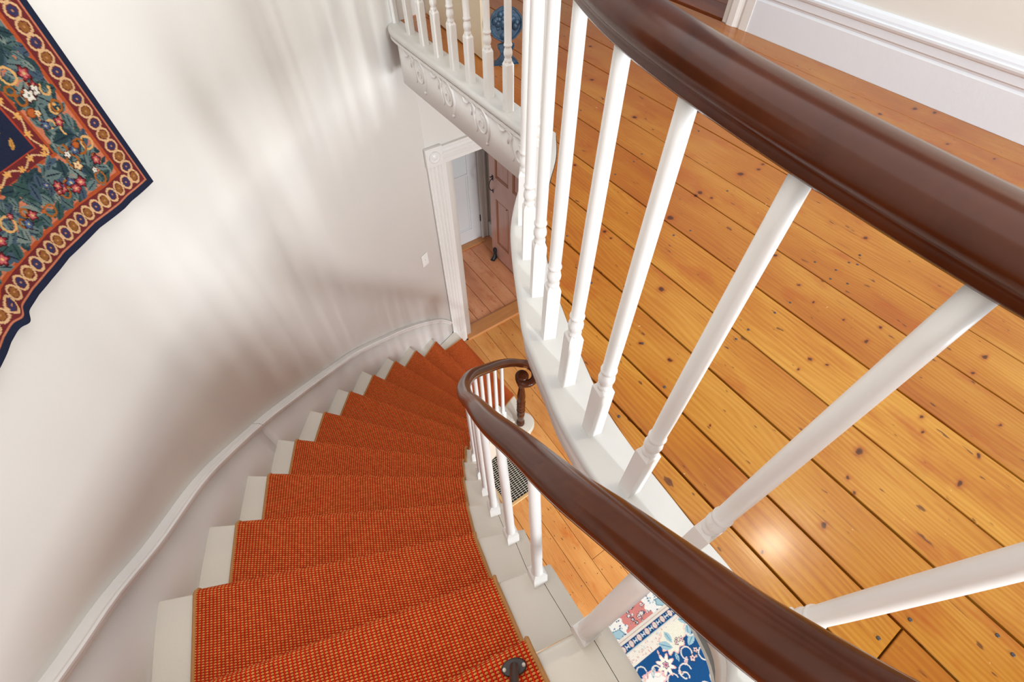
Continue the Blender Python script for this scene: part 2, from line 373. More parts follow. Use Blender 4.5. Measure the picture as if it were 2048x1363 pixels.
def wall_at(s, off=0.0):
    p = np.array([np.interp(s, WS, WALL[:, 0]), np.interp(s, WS, WALL[:, 1])])
    e = 0.02; a = np.array([np.interp(s - e, WS, WALL[:, k]) for k in (0, 1)]); b = np.array([np.interp(s + e, WS, WALL[:, k]) for k in (0, 1)])
    t = (b - a) / np.linalg.norm(b - a)
    return p + off * np.array([-t[1], t[0]]), t      # +off = towards the stairs
def wall_s(pt): return WS[np.argmin(np.linalg.norm(WALL - np.asarray(pt), axis=1))]
Ww = {n: None for n in range(1, 15)}
for n in range(1, 15):      # wall end of each nosing: extend R->L to the wall line
    L, Rr = np.array(Lc[n]), np.array(Rc[n]); d = (L - Rr) / np.linalg.norm(L - Rr)
    best = min(np.linspace(0.0, 0.3, 301), key=lambda t: np.min(np.linalg.norm(WALL - (L + d * t), axis=1)))
    Ww[n] = tuple(L + d * (best + 0.012))

INNER = np.array([(1.166, 2.755), (1.168, 2.0), (1.160, 1.60), (1.155, 1.36), (1.056, 1.231), (0.941, 1.121), (0.868, 1.043), (0.788, 0.946), (0.684, 0.796), (0.596, 0.600),
                  (0.518, 0.391), (0.496, 0.318), (0.479, 0.205), (0.470, 0.087), (0.465, 0.019), (0.462, -0.08), (0.445, -0.185), (0.395, -0.270), (0.32, -0.315), (0.24, -0.320), (0.17, -0.305)])
OUTER = np.array([(1.100, 2.755), (1.078, 2.705), (1.062, 2.66), (1.056, 2.60), (1.055, 2.0), (1.055, 1.60), (1.055, 1.375), (0.950, 1.255), (0.848, 1.173), (0.753, 1.077), (0.686, 0.996), (0.612, 0.880), (0.548, 0.768), (0.507, 0.695), (0.470, 0.626), (0.445, 0.552),
                  (0.417, 0.462), (0.389, 0.378), (0.374, 0.302), (0.364, 0.237), (0.360, 0.130), (0.362, 0.030), (0.368, -0.060), (0.370, -0.115), (0.352, -0.168), (0.310, -0.198), (0.262, -0.196), (0.232, -0.150)])
CURB_I = np.vstack([spline(INNER[:4], 0.05), spline(INNER[3:], 0.02)[1:]])
CURB_O = np.vstack([spline(OUTER[:7], 0.05), spline(OUTER[6:], 0.02)[1:]])
NC = 120
# matched resampling of both edges: straight part and curved part separately
ci = np.vstack([resample(spline(INNER[:4], 0.02), 64), resample(spline(INNER[3:], 0.02), NC)[1:]])
co = np.vstack([resample(spline(OUTER[:7], 0.02), 64), resample(spline(OUTER[6:], 0.02), NC)[1:]])

# ------------------------------------------------------------------ setting: lower floor
def boards(parent, xs, y0f, y1f, z, th, mat, gap=0.004, tilt=0.0, joints=(), ny=None, keep=None):
    """one object per board; y0f / y1f give the board's end line at x"""
    out = []
    for k in range(len(xs) - 1):
        a, b = xs[k] + gap / 2, xs[k + 1] - gap / 2
        js = sorted(j for (kk, j) in joints if kk == k)
        y0a, y1a = y0f(a), y1f(a)
        segs = [None] + js + [None]
        for i in range(len(segs) - 1):
            lo = (lambda x, v=segs[i]: y0f(x) if v is None else v + 0.003)
            hi = (lambda x, v=segs[i + 1]: y1f(x) if v is None else v)
            X = np.linspace(a, b, 9)
            low = [(x, lo(x)) for x in X]; top = [(x, hi(x)) for x in X[::-1]]
            if max(p[1] for p in top) - min(p[1] for p in low) < 0.02: continue
            dz = RNG.uniform(-0.0008, 0.0008)
            v, f = prism([(x + tilt * y, y) for x, y in low + top], z - th, z + dz)
            me = mesh('plank', v, f)
            bm = bmesh.new(); bm.from_mesh(me)
            e = [e for e in bm.edges if all(abs(w.co.z - (z + dz)) < 1e-5 for w in e.verts)]
            bmesh.ops.bevel(bm, geom=e, offset=0.0012, segments=1, affect='EDGES', clamp_overlap=True); bm.to_mesh(me); bm.free()
            out.append(link('plank', me, mat, parent))
    return out

fl = MB().box(-1.2, 3.0, -2.6, 4.1, -0.06, -0.022).build('floor', M['dark']); tag(fl, kind='structure')
boards(fl, [-0.43, -0.27, -0.11, 0.05, 0.21, 0.37, 0.53, 0.677, 0.838, 0.992, 1.156, 1.325, 1.49, 1.642, 1.806, 1.97, 2.13, 2.29, 2.45], lambda x: -2.4, lambda x: 2.72, 0.0, 0.02, M['pine_low'], 0.003, 0.019,
       joints=[(12, 2.065), (8, -0.9), (6, 1.6), (9, 0.35)])
boards(fl, [1.06, 1.24, 1.40, 1.56, 1.735, 1.914, 2.087, 2.27, 2.46], lambda x: 2.86, lambda x: 3.99, 0.0, 0.02, M['pine_red'], 0.005)
def nail_mesh():
    v, f = lathe([(0.0001, 0.0012), (0.0025, 0.0010), (0.0037, 0.0), (0.0037, -0.002)], 8); return mesh('nail', v, f)
NAIL = nail_mesh()
for x, y in [(0.978, 0.654), (0.868, 0.656), (0.828, 0.656), (1.016, 0.255), (0.969, 0.253), (0.860, 0.253), (0.814, 0.256), (0.708, 0.257), (0.840, 1.040), (0.717, 1.039), (1.50, 2.55), (1.55, 2.38), (1.34, 2.60), (1.39, 2.42), (1.66, 2.52), (1.71, 2.30)]:
    o = link('nail', NAIL, M['nail'], fl, True); o.location = (x, y, 0.0006)

# ------------------------------------------------------------------ setting: upper floor
UX = [-0.95, -0.76, -0.57, -0.38, -0.19, 0.0, 0.18, 0.355, 0.527, 0.641, 0.790, 0.942, 1.121, 1.303, 1.461, 1.667, 1.858, 2.049, 2.235, 2.42, 2.575]
fu = empty('floor', (0, 0, 0), kind='structure')
inner_poly = [tuple(p) for p in ci]
def inner_y(x):
    """upper end (Y) of the boards at x: the curb's inner edge, or the far wall"""
    if x > 1.160: return 2.74
    if x < 0.17: return -0.16
    best = -9
    for i in range(len(ci) - 1):
        a, b = ci[i], ci[i + 1]
        if min(a[0], b[0]) <= x <= max(a[0], b[0]) and abs(b[0] - a[0]) > 1e-6:
            y = a[1] + (b[1] - a[1]) * (x - a[0]) / (b[0] - a[0])
            # boards stop at the lowest crossing
            best = y if best == -9 else min(best, y)
    return best - 0.004
def up_top(x):
    if 0.17 <= x < 0.466:      # under the end of the well
        return inner_y(x)
    if 0.466 <= x <= 1.160:
        ys = []
        for i in range(len(ci) - 1):
            a, b = ci[i], ci[i + 1]
            if min(a[0], b[0]) <= x <= max(a[0], b[0]) and abs(b[0] - a[0]) > 1e-6:
                y = a[1] + (b[1] - a[1]) * (x - a[0]) / (b[0] - a[0])
                if y > -0.02 and y < 1.37: ys.append(y)
        return (max(ys) if ys else 0.0) - 0.004
    return inner_y(x)
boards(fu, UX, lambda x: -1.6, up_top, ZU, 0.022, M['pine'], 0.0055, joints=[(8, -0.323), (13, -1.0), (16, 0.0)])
# curb's far corner strip next to the straight rail
boards(fu, [2.62, 2.80, 2.99, 3.2], lambda x: 1.2, lambda x: 3.4, ZU - 0.004, 0.02, M['pine_dark'], 0.004)
boards(fu, [1.06, 1.40, 1.74, 2.1, 2.5], lambda x: 2.745, lambda x: 3.5, ZU - 0.003, 0.02, M['pine_red'], 0.004)
sub = [(-0.95, -1.6), (3.25, -1.6), (3.25, 3.5), (1.10, 3.5), (1.10, 2.80), (1.17, 2.76), (1.17, 2.54)] + [(x, y) for x, y in ((ci + co) / 2) if y < 2.54] + [(0.17, -0.22), (-0.95, -0.2)]
v, f = prism(sub, ZU - 0.05, ZU - 0.0225); link('subfloor', mesh('subfloor', v, f), M['dark'], fu)
for x, y in [(0.664, -0.321), (0.589, -0.304), (0.769, -0.424), (0.760, -0.453), (0.707, 0.416), (0.657, 0.288), (0.510, 0.292), (1.350, 0.341), (1.371, 0.285), (1.445, 0.262), (1.432, 0.281),
             (1.412, 0.492), (1.413, 0.726), (1.325, 0.273), (1.348, 0.233), (1.148, 0.283), (1.082, 0.284), (0.973, 0.287), (0.920, 0.285), (1.490, 0.281), (0.690, 0.64), (0.740, 0.66), (0.81, 0.86), (0.66, 0.72),
             (1.16, 1.02), (1.27, 1.04), (1.14, 1.06), (1.33, 1.06), (1.43, 1.04), (1.50, 1.05), (1.63, 1.05), (0.97, 0.66), (1.09, 0.67), (1.15, 0.655), (1.19, 1.45), (1.35, 1.44), (1.49, 1.46), (1.72, 0.28), (0.83, -0.45), (0.91, -0.46)]:
    o = link('nail', NAIL, M['nail'], fu, True); o.location = (x, y, ZU + 0.0008)

# ------------------------------------------------------------------ setting: walls
wout = offset(WALL, -0.12); wface = offset(WALL, -0.014)
v, f = ribbon(wface, wout, -0.02, 5.7)
wl = link('wall_left', mesh('wall_left', v, f), M['plaster'], None, False); tag(wl, kind='structure')
for p in wl.data.polygons: p.use_smooth = abs(p.normal.z) < 0.5
# far wall round the lower doorway and the room behind it
wb = MB(); wb.box(1.20, 1.33, 2.752, 2.88, 0, ZU - 0.05); wb.box(2.24, 2.8, 2.752, 2.88, 0, ZU - 0.05); wb.box(1.33, 2.24, 2.752, 2.88, 2.05, ZU - 0.05)
tag(wb.build('wall_back', M['plaster']), kind='structure')
wr = MB(); wr.box(1.0, 1.95, 4.0, 4.1, 0, 2.6); wr.box(2.33, 2.75, 4.0, 4.1, 0, 2.6); wr.box(1.95, 2.33, 4.0, 4.1, 1.98, 2.6)
tag(wr.build('wall_far', M['plaster']), kind='structure')
ws = MB(); ws.box(2.44, 2.54, 2.88, 4.0, 0, 2.6); tag(ws.build('wall_side', M['plaster']), kind='structure')
wu = MB(); wu.box(2.585, 2.70, -1.6, 1.60, ZU - 0.05, ZU + 2.5); tag(wu.build('wall_right', M['plaster']), kind='structure')
lowwall = MB(); lowwall.box(2.42, 2.52, -2.4, 2.752, 0, ZU - 0.06); tag(lowwall.build('wall_lower', M['plaster']), kind='structure')
ceil = [(2.6, -1.6), (2.6, 2.75), (1.32, 2.75), (1.32, 2.54)] + [tuple(p) for p in (ci + co) / 2 if p[1] < 2.54] + [(0.17, -0.24), (-0.9, -0.2), (-0.9, -1.6)]
v, f = prism(ceil, ZU - 0.24, ZU - 0.22); tag(link('ceiling', mesh('ceiling', v, f), M['plaster']), kind='structure')

# baseboard on the upper right wall
def molded(name, prof, p0, p1, inward, z, mat, parent=None):
    """straight moulding: prof = [(out, up)], from p0 to p1 in plan"""
    rs = [[(p[0] + inward[0] * a, p[1] + inward[1] * a, z + b) for a, b in prof] for p in (p0, p1)]
    v, f = rings(rs); return link(name, mesh(name, v, f), mat, parent)
BP = [(0, 0), (0.016, 0), (0.016, 0.140), (0.012, 0.150), (0.013, 0.158), (0.020, 0.164), (0.020, 0.192), (0.026, 0.197), (0.030, 0.206), (0.030, 0.214), (0.022, 0.217), (0.022, 0.226), (0.016, 0.240), (0.006, 0.246), (0, 0.246)]
bb = molded('baseboard_right', BP, (2.586, -1.6), (2.586, 1.575), (-1, 0), ZU, M['cool_white']); tag(bb, kind='structure')
# casing of the opening in that wall
CP = [(0, 0), (0.020, 0), (0.020, 0.045), (0.014, 0.055), (0.018, 0.07), (0.026, 0.085), (0.026, 0.12), (0.018, 0.132), (0.010, 0.140), (0, 0.140)]
cs = MB(); rs = [[(2.586 - a, 1.575 + b, z) for a, b in CP] for z in (ZU, ZU + 2.3)]; cs.add(*rings(rs))
cs.box(2.575, 2.70, 1.70, 1.735, ZU, ZU + 2.3)
tag(cs.build('trim_1', M['white']), kind='structure')

# ------------------------------------------------------------------ skirt board along the curved wall (baseboard_left)
SK = [((1.185, 2.735), -3.545), ((1.052, 2.700), -3.405), ((0.449, 2.367), -2.880), ((-0.001, 1.999), -2.459), ((-0.381, 1.568), -2.047), ((-0.575, 1.201), -1.707), ((-0.690, 0.946), -1.530), ((-0.761, 0.773), -1.387), ((-0.801, 0.654), -1.307), ((-0.872, 0.246), -0.975), ((-0.93, -0.3), -0.73), ((-0.945, -1.2), -0.72)]
sks = np.array([wall_s(p) for p, z in SK]); skz = np.array([z + CAMZ for p, z in SK])
SKC = spline(np.stack([sks, skz], 1), 0.05)
def sk_top(s): return float(np.interp(s, SKC[:, 0], SKC[:, 1]))
skirt = empty('baseboard_left', kind='structure')
s_joint = wall_s((-0.395, 1.555))
def skirt_piece(sa, sb):
    S = np.linspace(sa, sb, max(6, int((sb - sa) / 0.05)))
    zt = np.array([sk_top(s) for s in S]); A = [wall_at(s, 0.0)[0] for s in S]; B = [wall_at(s, -0.02)[0] for s in S]
    v, f = ribbon(A, B, np.maximum(zt - 0.52, 0.0), zt - 0.055); o = link('skirt_board', mesh('skirt_board', v, f), M['skirt_white'], skirt)
    for p in o.data.polygons: p.use_smooth = abs(p.normal.z) < 0.4
    prof = [(-0.014, -0.060), (0.003, -0.060), (0.005, -0.053), (0.009, -0.050), (0.011, -0.046), (0.008, -0.042), (0.010, -0.036), (0.024, -0.024), (0.027, -0.020), (0.027, -0.012), (0.020, -0.009), (0.019, -0.004), (0.016, 0.0), (-0.014, 0.0)]
    rs = []
    for s, z in zip(S, zt):
        p, t = wall_at(s); nrm = np.array([-t[1], t[0]])
        rs.append([(p[0] + nrm[0] * a, p[1] + nrm[1] * a, z + b) for a, b in prof])
    v, f = rings(rs); link('skirt_cap', mesh('skirt_cap', v, f), M['skirt_white'], skirt)
skirt_piece(sks[0], s_joint - 0.0015); skirt_piece(s_joint + 0.0015, sks[-1])

# ------------------------------------------------------------------ lower doorway: casing, doors, threshold
dc = empty('trim_2', kind='structure')
FL = [(0, 0), (0.022, 0), (0.022, 0.012), (0.017, 0.018), (0.022, 0.026), (0.024, 0.038), (0.017, 0.046), (0.024, 0.054), (0.024, 0.066), (0.017, 0.074), (0.024, 0.082), (0.022, 0.094), (0.017, 0.102), (0.022, 0.108), (0.022, 0.120), (0, 0.120)]
rs = [[(1.190 + b, 2.752 - a, z) for a, b in FL] for z in (0.17, 2.045)]; v, f = rings(rs); link('casing_board', mesh('casing_board', v, f), M['white'], dc)
rs = [[(x, 2.752 - a, 2.053 + b) for a, b in FL] for x in (1.316, 2.30)]; v, f = rings(rs); link('head_casing', mesh('head_casing', v, f), M['white'], dc)
rs = [[(2.245 + b, 2.752 - a, z) for a, b in FL] for z in (0.0, 2.045)]; v, f = rings(rs); link('casing_board', mesh('casing_board', v, f), M['white'], dc)
MB().box(1.184, 1.316, 2.722, 2.752, 2.047, 2.185).build('corner_block', M['white'], dc, bevel=0.004)
cbm = MB(); cbm.add(*lathe([(0.042, 0), (0.042, 0.004), (0.036, 0.007), (0.030, 0.003), (0.022, 0.003), (0.014, 0.008), (0.0005, 0.009)], 20))
o = cbm.build('rosette', M['white'], dc, True); o.location = (1.250, 2.722, 2.116); o.rotation_euler = (math.pi / 2, 0, 0)
MB().box(1.186, 1.316, 2.722, 2.752, 0.0, 0.175).build('plinth_block', M['white'], dc, bevel=0.004)
MB().box(1.310, 1.335, 2.735, 2.890, 0.0, 2.05).build('door_jamb', M['white'], dc)
MB().box(2.235, 2.26, 2.752, 2.885, 0.0, 2.05).build('door_jamb', M['white'], dc)
MB().box(1.335, 2.235, 2.752, 2.885, 2.030, 2.05).build('door_jamb', M['white'], dc)
thr = MB(); thr.add([(x, y, z) for x in (1.335, 2.235) for y, z in ((2.700, 0.0), (2.700, 0.010), (2.712, 0.020), (2.86, 0.020), (2.885, 0.004), (2.885, 0.0))],
        [tuple(range(6)), tuple(range(6, 12))[::-1]] + [(i, (i + 1) % 6, 6 + (i + 1) % 6, 6 + i) for i in range(6)])
M['oak_thr'] = wood('oak_threshold', lin(214, 150, 92), lin(186, 118, 64), (3, 60, 30), 0.32, 0.2)
o = thr.build('trim_3', M['oak_thr']); tag(o, kind='structure')

def panel_door(name, origin, ax, nrm, width, height, th, panels, fm, pm, mm):
    """flat frame with sunk panels.  origin = lower hinge corner, ax = direction along the width, nrm = visible side"""
    root = empty(name, origin, kind='structure')
    ax = Vector(ax); n = Vector(nrm); up = Vector((0, 0, 1))
    Mx = Matrix((ax, -n, up)).transposed().to_4x4()
    xs = sorted({0, width} | {p[0] for p in panels} | {p[1] for p in panels}); zs = sorted({0, height} | {p[2] for p in panels} | {p[3] for p in panels})
    fr = MB()
    for i in range(len(xs) - 1):
        for j in range(len(zs) - 1):
            cx, cz = (xs[i] + xs[i + 1]) / 2, (zs[j] + zs[j + 1]) / 2
            if any(p[0] < cx < p[1] and p[2] < cz < p[3] for p in panels): continue
            fr.box(xs[i], xs[i + 1], 0, th, zs[j], zs[j + 1], Mx)
    fr.build('door_frame', fm, root)
    for p in panels:
        MB().box(p[0] - 0.002, p[1] + 0.002, 0.012, th - 0.008, p[2] - 0.002, p[3] + 0.002, Mx).build('door_panel', pm, root)
        m = MB(); w = 0.022
        for a, b, c, d in ((p[0], p[0] + w, p[2], p[3]), (p[1] - w, p[1], p[2], p[3]), (p[0] + w, p[1] - w, p[2], p[2] + w), (p[0] + w, p[1] - w, p[3] - w, p[3])):
            m.box(a, b, 0.004, 0.013, c, d, Mx)
        m.build('panel_moulding', mm, root, bevel=0.004, seg=1)
    return root
d1 = panel_door('door_1', (2.27, 3.675, 0.012), (0, -1, 0), (-1, 0, 0), 0.76, 2.0, 0.035,
                [(0.105, 0.345, 0.215, 0.83), (0.415, 0.655, 0.215, 0.83), (0.105, 0.345, 1.085, 1.86), (0.415, 0.655, 1.085, 1.86)], M['door_wood'], M['door_wood'], M['door_mould'])
h = MB()
arc = [(-0.004, 0.060, 1.055 - 0.1), (-0.030, 0.060, 1.035 - 0.1), (-0.046, 0.060, 1.00 - 0.1), (-0.046, 0.060, 0.96 - 0.1), (-0.030, 0.060, 0.925 - 0.1), (-0.004, 0.060, 0.905 - 0.1)]
h.add(*sweep([(x, -y, z + 0.1) for x, y, z in spline(arc, 0.01)], circ(0.005, 8), up=(0, 1, 0)))
for zc, s in ((1.06, 1.0), (0.90, 0.7)):
    h.box(-0.004, 0.0, -0.060 - 0.012 * s, -0.060 + 0.012 * s, zc - 0.03 * s, zc + 0.03 * s)
    h.add(*lathe([(0.0005, -0.006), (0.009 * s, -0.004), (0.011 * s, 0.0), (0.009 * s, 0.004), (0.0005, 0.006)], 8, -0.006, -0.060)) if False else None
h.box(-0.032, -0.004, -0.068, -0.052, 1.072, 1.078)
h.build('latch_handle', M['iron'], d1, bevel=0.0015, seg=1)
MB().add(*sweep([(0, -0.31, 0.81), (-0.004, -0.31, 0.81)], circ(0.007, 8))).build('keyhole', M['iron'], d1)

d2 = panel_door('door_2', (2.305, 3.985, 0.022), (-1, 0, 0), (0, -1, 0), 0.60, 1.95, 0.03, [(0.125, 0.475, 0.18, 0.90), (0.125, 0.475, 0.925, 1.18)], M['closet'], M['closet'], M['closet'])
for i in range(12):
    z = 0.935 + i * 0.020
    MB().add([(-x, y, zz) for x in (0.13, 0.47) for y, zz in ((0.003, z), (0.0118, z + 0.017), (0.009, z + 0.0195), (-0.001, z + 0.002))], [(0, 1, 2, 3), (7, 6, 5, 4), (0, 4, 5, 1), (1, 5, 6, 2), (2, 6, 7, 3), (3, 7, 4, 0)]).build('louvre_slat', M['closet'], d2)
MB().box(-0.004, 0.010, -0.010, 0.002, 0.24, 0.33).build('hinge', M['iron'], d2)
c2 = MB(); c2.box(2.31, 2.345, 3.965, 4.0, 0, 2.03); c2.box(2.345, 2.375, 3.972, 4.0, 0, 2.03); c2.box(2.375, 2.40, 3.962, 4.0, 0, 2.03); c2.box(1.90, 2.31, 3.975, 4.0, 1.98, 2.03)
tag(c2.build('trim_4', M['white'], bevel=0.004, seg=1), kind='structure')
tag(MB().box(1.68, 2.31, 3.90, 3.995, 0.0, 0.018).build('trim_5', M['oak_thr'], bevel=0.004, seg=1), kind='structure')
tag(MB().box(2.405, 2.44, 3.82, 3.995, 0.0, 0.20).build('baseboard_far', M['white'], bevel=0.004, seg=1), kind='structure')

# upper cream door standing open, and its casing
a = Vector((1.263, 2.062)); b = Vector((1.322, 2.722)); ax = (b - a).normalized()
d3 = panel_door('door_3', (b.x, b.y, ZU + 0.008), (-ax.x, -ax.y, 0), (-ax.y, ax.x, 0), (b - a).length, 2.0, 0.034, [(0.11, 0.30, 0.25, 0.85), (0.37, 0.55, 0.25, 0.85), (0.11, 0.30, 1.02, 1.85), (0.37, 0.55, 1.02, 1.85)], M['cream'], M['cream'], M['cream'])
uc = MB(); uc.box(1.155, 1.19, 2.725, 2.76, ZU, ZU + 2.2); uc.box(1.19, 1.235, 2.735, 2.76, ZU, ZU + 2.2); uc.box(1.235, 1.25, 2.74, 2.86, ZU, ZU + 2.2)
tag(uc.build('trim_6', M['white'], bevel=0.003, seg=1), kind='structure')

# ------------------------------------------------------------------ edge of the upper floor: curb, fascia, scrolls
curb = empty('trim_7', kind='structure')
rs = []
for i in range(len(ci)):
    I, O = Vector((*ci[i], 0)), Vector((*co[i], 0)); d = (O - I).normalized()
    q = [I + Vector((0, 0, ZU - 0.034)), I + Vector((0, 0, ZU + 0.001))]
    r = 0.016
    for k in range(7):
        an = math.pi / 2 - math.pi * k / 6
        q.append(O - d * r + d * (r * math.cos(an)) + Vector((0, 0, ZU - 0.016 + 0.017 * math.sin(an))))
    rs.append([tuple(p) for p in q])
v, f = rings(rs); o = link('curb_nosing', mesh('curb_nosing', v, f), M['curb_white'], curb)
for p in o.data.polygons: p.use_smooth = abs(p.normal.z) < 0.99
To = np.gradient(co, axis=0); To /= np.linalg.norm(To, axis=1)[:, None]; Nin = ci - co; Nin /= np.linalg.norm(Nin, axis=1)[:, None]
fa = co + Nin * 0.012; fb = co + Nin * 0.030
fzz = ZU - np.interp(np.arange(len(co)), [0, 62, 74, 100, len(co)], [0.245, 0.240, 0.170, 0.105, 0.105])
k0 = int(np.argmax(co[:, 1] < 2.60)); v, f = ribbon(fa[k0:], fb[k0:], fzz[k0:], ZU - 0.033); o = link('fascia_board', mesh('fascia_board', v, f), M['skirt_white'], curb)
for p in o.data.polygons: p.use_smooth = abs(p.normal.z) < 0.4
v, f = ribbon(co + Nin * 0.006, co + Nin * 0.013, ZU - 0.048, ZU - 0.033); link('cove_strip', mesh('cove_strip', v, f), M['skirt_white'], curb)

def scroll_paths():
    P = []
    sp = []
    for k in range(40):
        t = k / 39; an = math.radians(100 - 520 * t); r = 0.041 * (1 - t) + 0.009 * t
        sp.append((0.045 + r * math.cos(an), -0.012 + r * 1.0 * math.sin(an)))
    P.append((sp, [0.0042 - 0.0016 * k / 39 for k in range(40)]))
    ar = spline([(0.012, 0.052), (0.052, 0.056), (0.088, 0.030), (0.098, -0.012), (0.090, -0.050), (0.083, -0.066)], 0.006); P.append((ar, [0.0035 + 0.0018 * math.sin(math.pi * k / (len(ar) - 1)) for k in range(len(ar))]))
    sm = spline([(-0.055, 0.044), (-0.030, 0.050), (-0.006, 0.036), (-0.012, 0.012), (-0.004, -0.018), (0.006, -0.046), (0.000, -0.058)], 0.006); P.append((sm, [0.0024 + 0.0022 * math.sin(math.pi * k / (len(sm) - 1)) for k in range(len(sm))]))
    lf = spline([(-0.098, 0.052), (-0.082, 0.034), (-0.066, 0.034), (-0.050, 0.042)], 0.005); P.append((lf, [0.0015 + 0.0045 * math.sin(math.pi * k / (len(lf) - 1)) for k in range(len(lf))]))
    l2 = spline([(-0.036, 0.034), (-0.030, 0.014), (-0.034, -0.004)], 0.005); P.append((l2, [0.0015 + 0.004 * math.sin(math.pi * k / (len(l2) - 1)) for k in range(len(l2))]))
    P.append(([(0.083, -0.066), (0.081, -0.080)], [0.0045, 0.006]))
    return P
SP = scroll_paths()
fs = arclen(fa)
def fascia_at(s):
    p = np.array([np.interp(s, fs, fa[:, k]) for k in (0, 1)]); nn = np.array([np.interp(s, fs, -Nin[:, k]) for k in (0, 1)]); return p, nn / np.linalg.norm(nn)
def add_scroll(s0):
    mb = MB()
    for path, rad in SP:
        pts = []
        for (u, w) in path:
            p, nn = fascia_at(s0 + u * 1.12 - 0.03); pts.append((p[0] + nn[0] * 0.001, p[1] + nn[1] * 0.001, ZU - 0.108 + w * 1.12))
        rs = []
        for i, p in enumerate(pts):
            p = Vector(p); t = (Vector(pts[min(i + 1, len(pts) - 1)]) - Vector(pts[max(0, i - 1)])).normalized()
            q, nn = fascia_at(s0 + path[i][0] * 1.12 - 0.03); n3 = Vector((nn[0], nn[1], 0)); s = t.cross(n3).normalized()
            rs.append([tuple(p + s * (a * rad[i] * 1.25) + n3 * (b * rad[i] * 1.7)) for a, b in circ(1.0, 6)])
        mb.add(*rings(rs))
    mb.build('scroll_ornament', M['skirt_white'], curb, True)
for y in (2.366, 2.082, 1.781, 1.487): add_scroll(2.755 - y)

# ------------------------------------------------------------------ staircase
stair = empty('staircase', (1.2, 2.0, 0), label='curving white painted wooden staircase winding down along the cream wall', cat='staircase')
def SO(name, me, mat, smooth=False):
    o = link(name, me, mat, stair, smooth); o.matrix_parent_inverse = Matrix.Translation((-1.2, -2.0, 0)); return o
TH = 0.030
def v2(p): return Vector((p[0], p[1], 0))
def nose_section(back, front, z, th=TH, r=0.012):
    b, fr = v2(back), v2(front); d = (fr - b).normalized(); q = [b + Vector((0, 0, z - th)), b + Vector((0, 0, z))]
    for k in range(6):
        an = math.pi / 2 - math.pi * k / 5
        q.append(fr - d * 0.010 + d * (0.010 * math.cos(an)) + Vector((0, 0, z - th / 2 + th / 2 * math.sin(an))))
    return [tuple(p) for p in q]
for n in range(2, 14):
    A, B, D, C = np.array(Ww[n]), np.array(Bw[n]), np.array(Ww[n + 1]), np.array(Bw[n + 1])
    e = (B - A) / np.linalg.norm(B - A); e2 = (C - D) / np.linalg.norm(C - D)
    # carpet corner is ~10 mm proud of the wood nose
    fwd = np.array([e[1], -e[0]]);  fwd = fwd if fwd @ (np.array(Rc[n]) - np.array(Rc[n + 1])) > 0 else -fwd
    A2, B2 = A - fwd * 0.010, B - fwd * 0.010
    w = 0.040
    v, f = rings([nose_section(D, A2, zn(n)), nose_section(C - e2 * w, B2 - e * w, zn(n))]); tr = SO('tread', mesh('tread', v, f), M['tread_white'])
    v, f = rings([nose_section(C - e2 * (w - 0.0016), B2 - e * (w - 0.0016), zn(n) - 0.0004), nose_section(C + e2 * 0.004, B2 + e * 0.004, zn(n) - 0.0004)]); link('return_nosing', mesh('return_nosing', v, f), M['tread_white'], tr)
for n in range(1, 15):
    A, B = np.array(Ww[n]), np.array(Bw[n]); e = (B - A) / np.linalg.norm(B - A); fwd = np.array([e[1], -e[0]])
    ref = np.array(Rc[max(n - 1, 1)]) - np.array(Rc[n]) if n > 1 else np.array((1.0, 0.0)); fwd = fwd if fwd @ ref > 0 else -fwd
    A2, B2 = A - fwd * 0.034, B - fwd * 0.034 - e * 0.028
    if n == 1: B2 = np.array((1.24, 1.66))
    v, f = prism([tuple(A2), tuple(B2), tuple(B2 - fwd * 0.018), tuple(A2 - fwd * 0.018)], zn(n - 1), zn(n) - TH + 0.001); SO('riser', mesh('riser', v, f), M['tread_white'])
# bullnose bottom step
nw = (1.155, 1.532)
circ_pts = [(nw[0] + 0.125 * math.cos(t), nw[1] + 0.115 * math.sin(t)) for t in np.radians(np.linspace(48, -170, 22))]
poly = [Ww[1], Lc[1], Rc[1]] + circ_pts + [tuple(np.array(Bw[2]) + (-0.02, 0.0)), Ww[2]]
bmx = mesh('tread', *prism(poly, zn(1) - TH, zn(1)))
bm = bmesh.new(); bm.from_mesh(bmx); ee = [e for e in bm.edges if all(abs(q.co.z - zn(1)) < 1e-5 for q in e.verts)]; bmesh.ops.bevel(bm, geom=ee, offset=0.010, segments=2, affect='EDGES'); bm.to_mesh(bmx); bm.free()
SO('tread', bmx, M['tread_white'])
circ2 = [(nw[0] + 0.100 * math.cos(t), nw[1] + 0.090 * math.sin(t)) for t in np.radians(np.linspace(48, -170, 22))]
SO('bullnose_block', mesh('bullnose_block', *prism([(1.235, 1.70)] + circ2 + [(1.05, 1.55), (1.10, 1.70)], 0.0, zn(1) - TH)), M['tread_white'])
# string on the well side (its face, stepped under the treads)
mb = MB()
for n in range(2, 14):
    A, B = np.array(Bw[n]), np.array(Bw[n + 1]); e = np.array(Bw[n]) - np.array(Ww[n]); e /= np.linalg.norm(e); e2 = np.array(Bw[n + 1]) - np.array(Ww[n + 1]); e2 /= np.linalg.norm(e2)
    a0, b0 = A - e * 0.022, B - e2 * 0.022; a1, b1 = A - e * 0.040, B - e2 * 0.040
    za, zb = max(zn(n) - 0.50, 0), max(zn(n + 1) - 0.50, 0); zt = zn(n) - TH
    mb.add([(a0[0], a0[1], za), (b0[0], b0[1], zb), (b0[0], b0[1], zt), (a0[0], a0[1], zt), (a1[0], a1[1], za), (b1[0], b1[1], zb), (b1[0], b1[1], zt), (a1[0], a1[1], zt)],
           [(0, 1, 2, 3), (7, 6, 5, 4), (0, 4, 5, 1), (1, 5, 6, 2), (2, 6, 7, 3), (3, 7, 4, 0)])
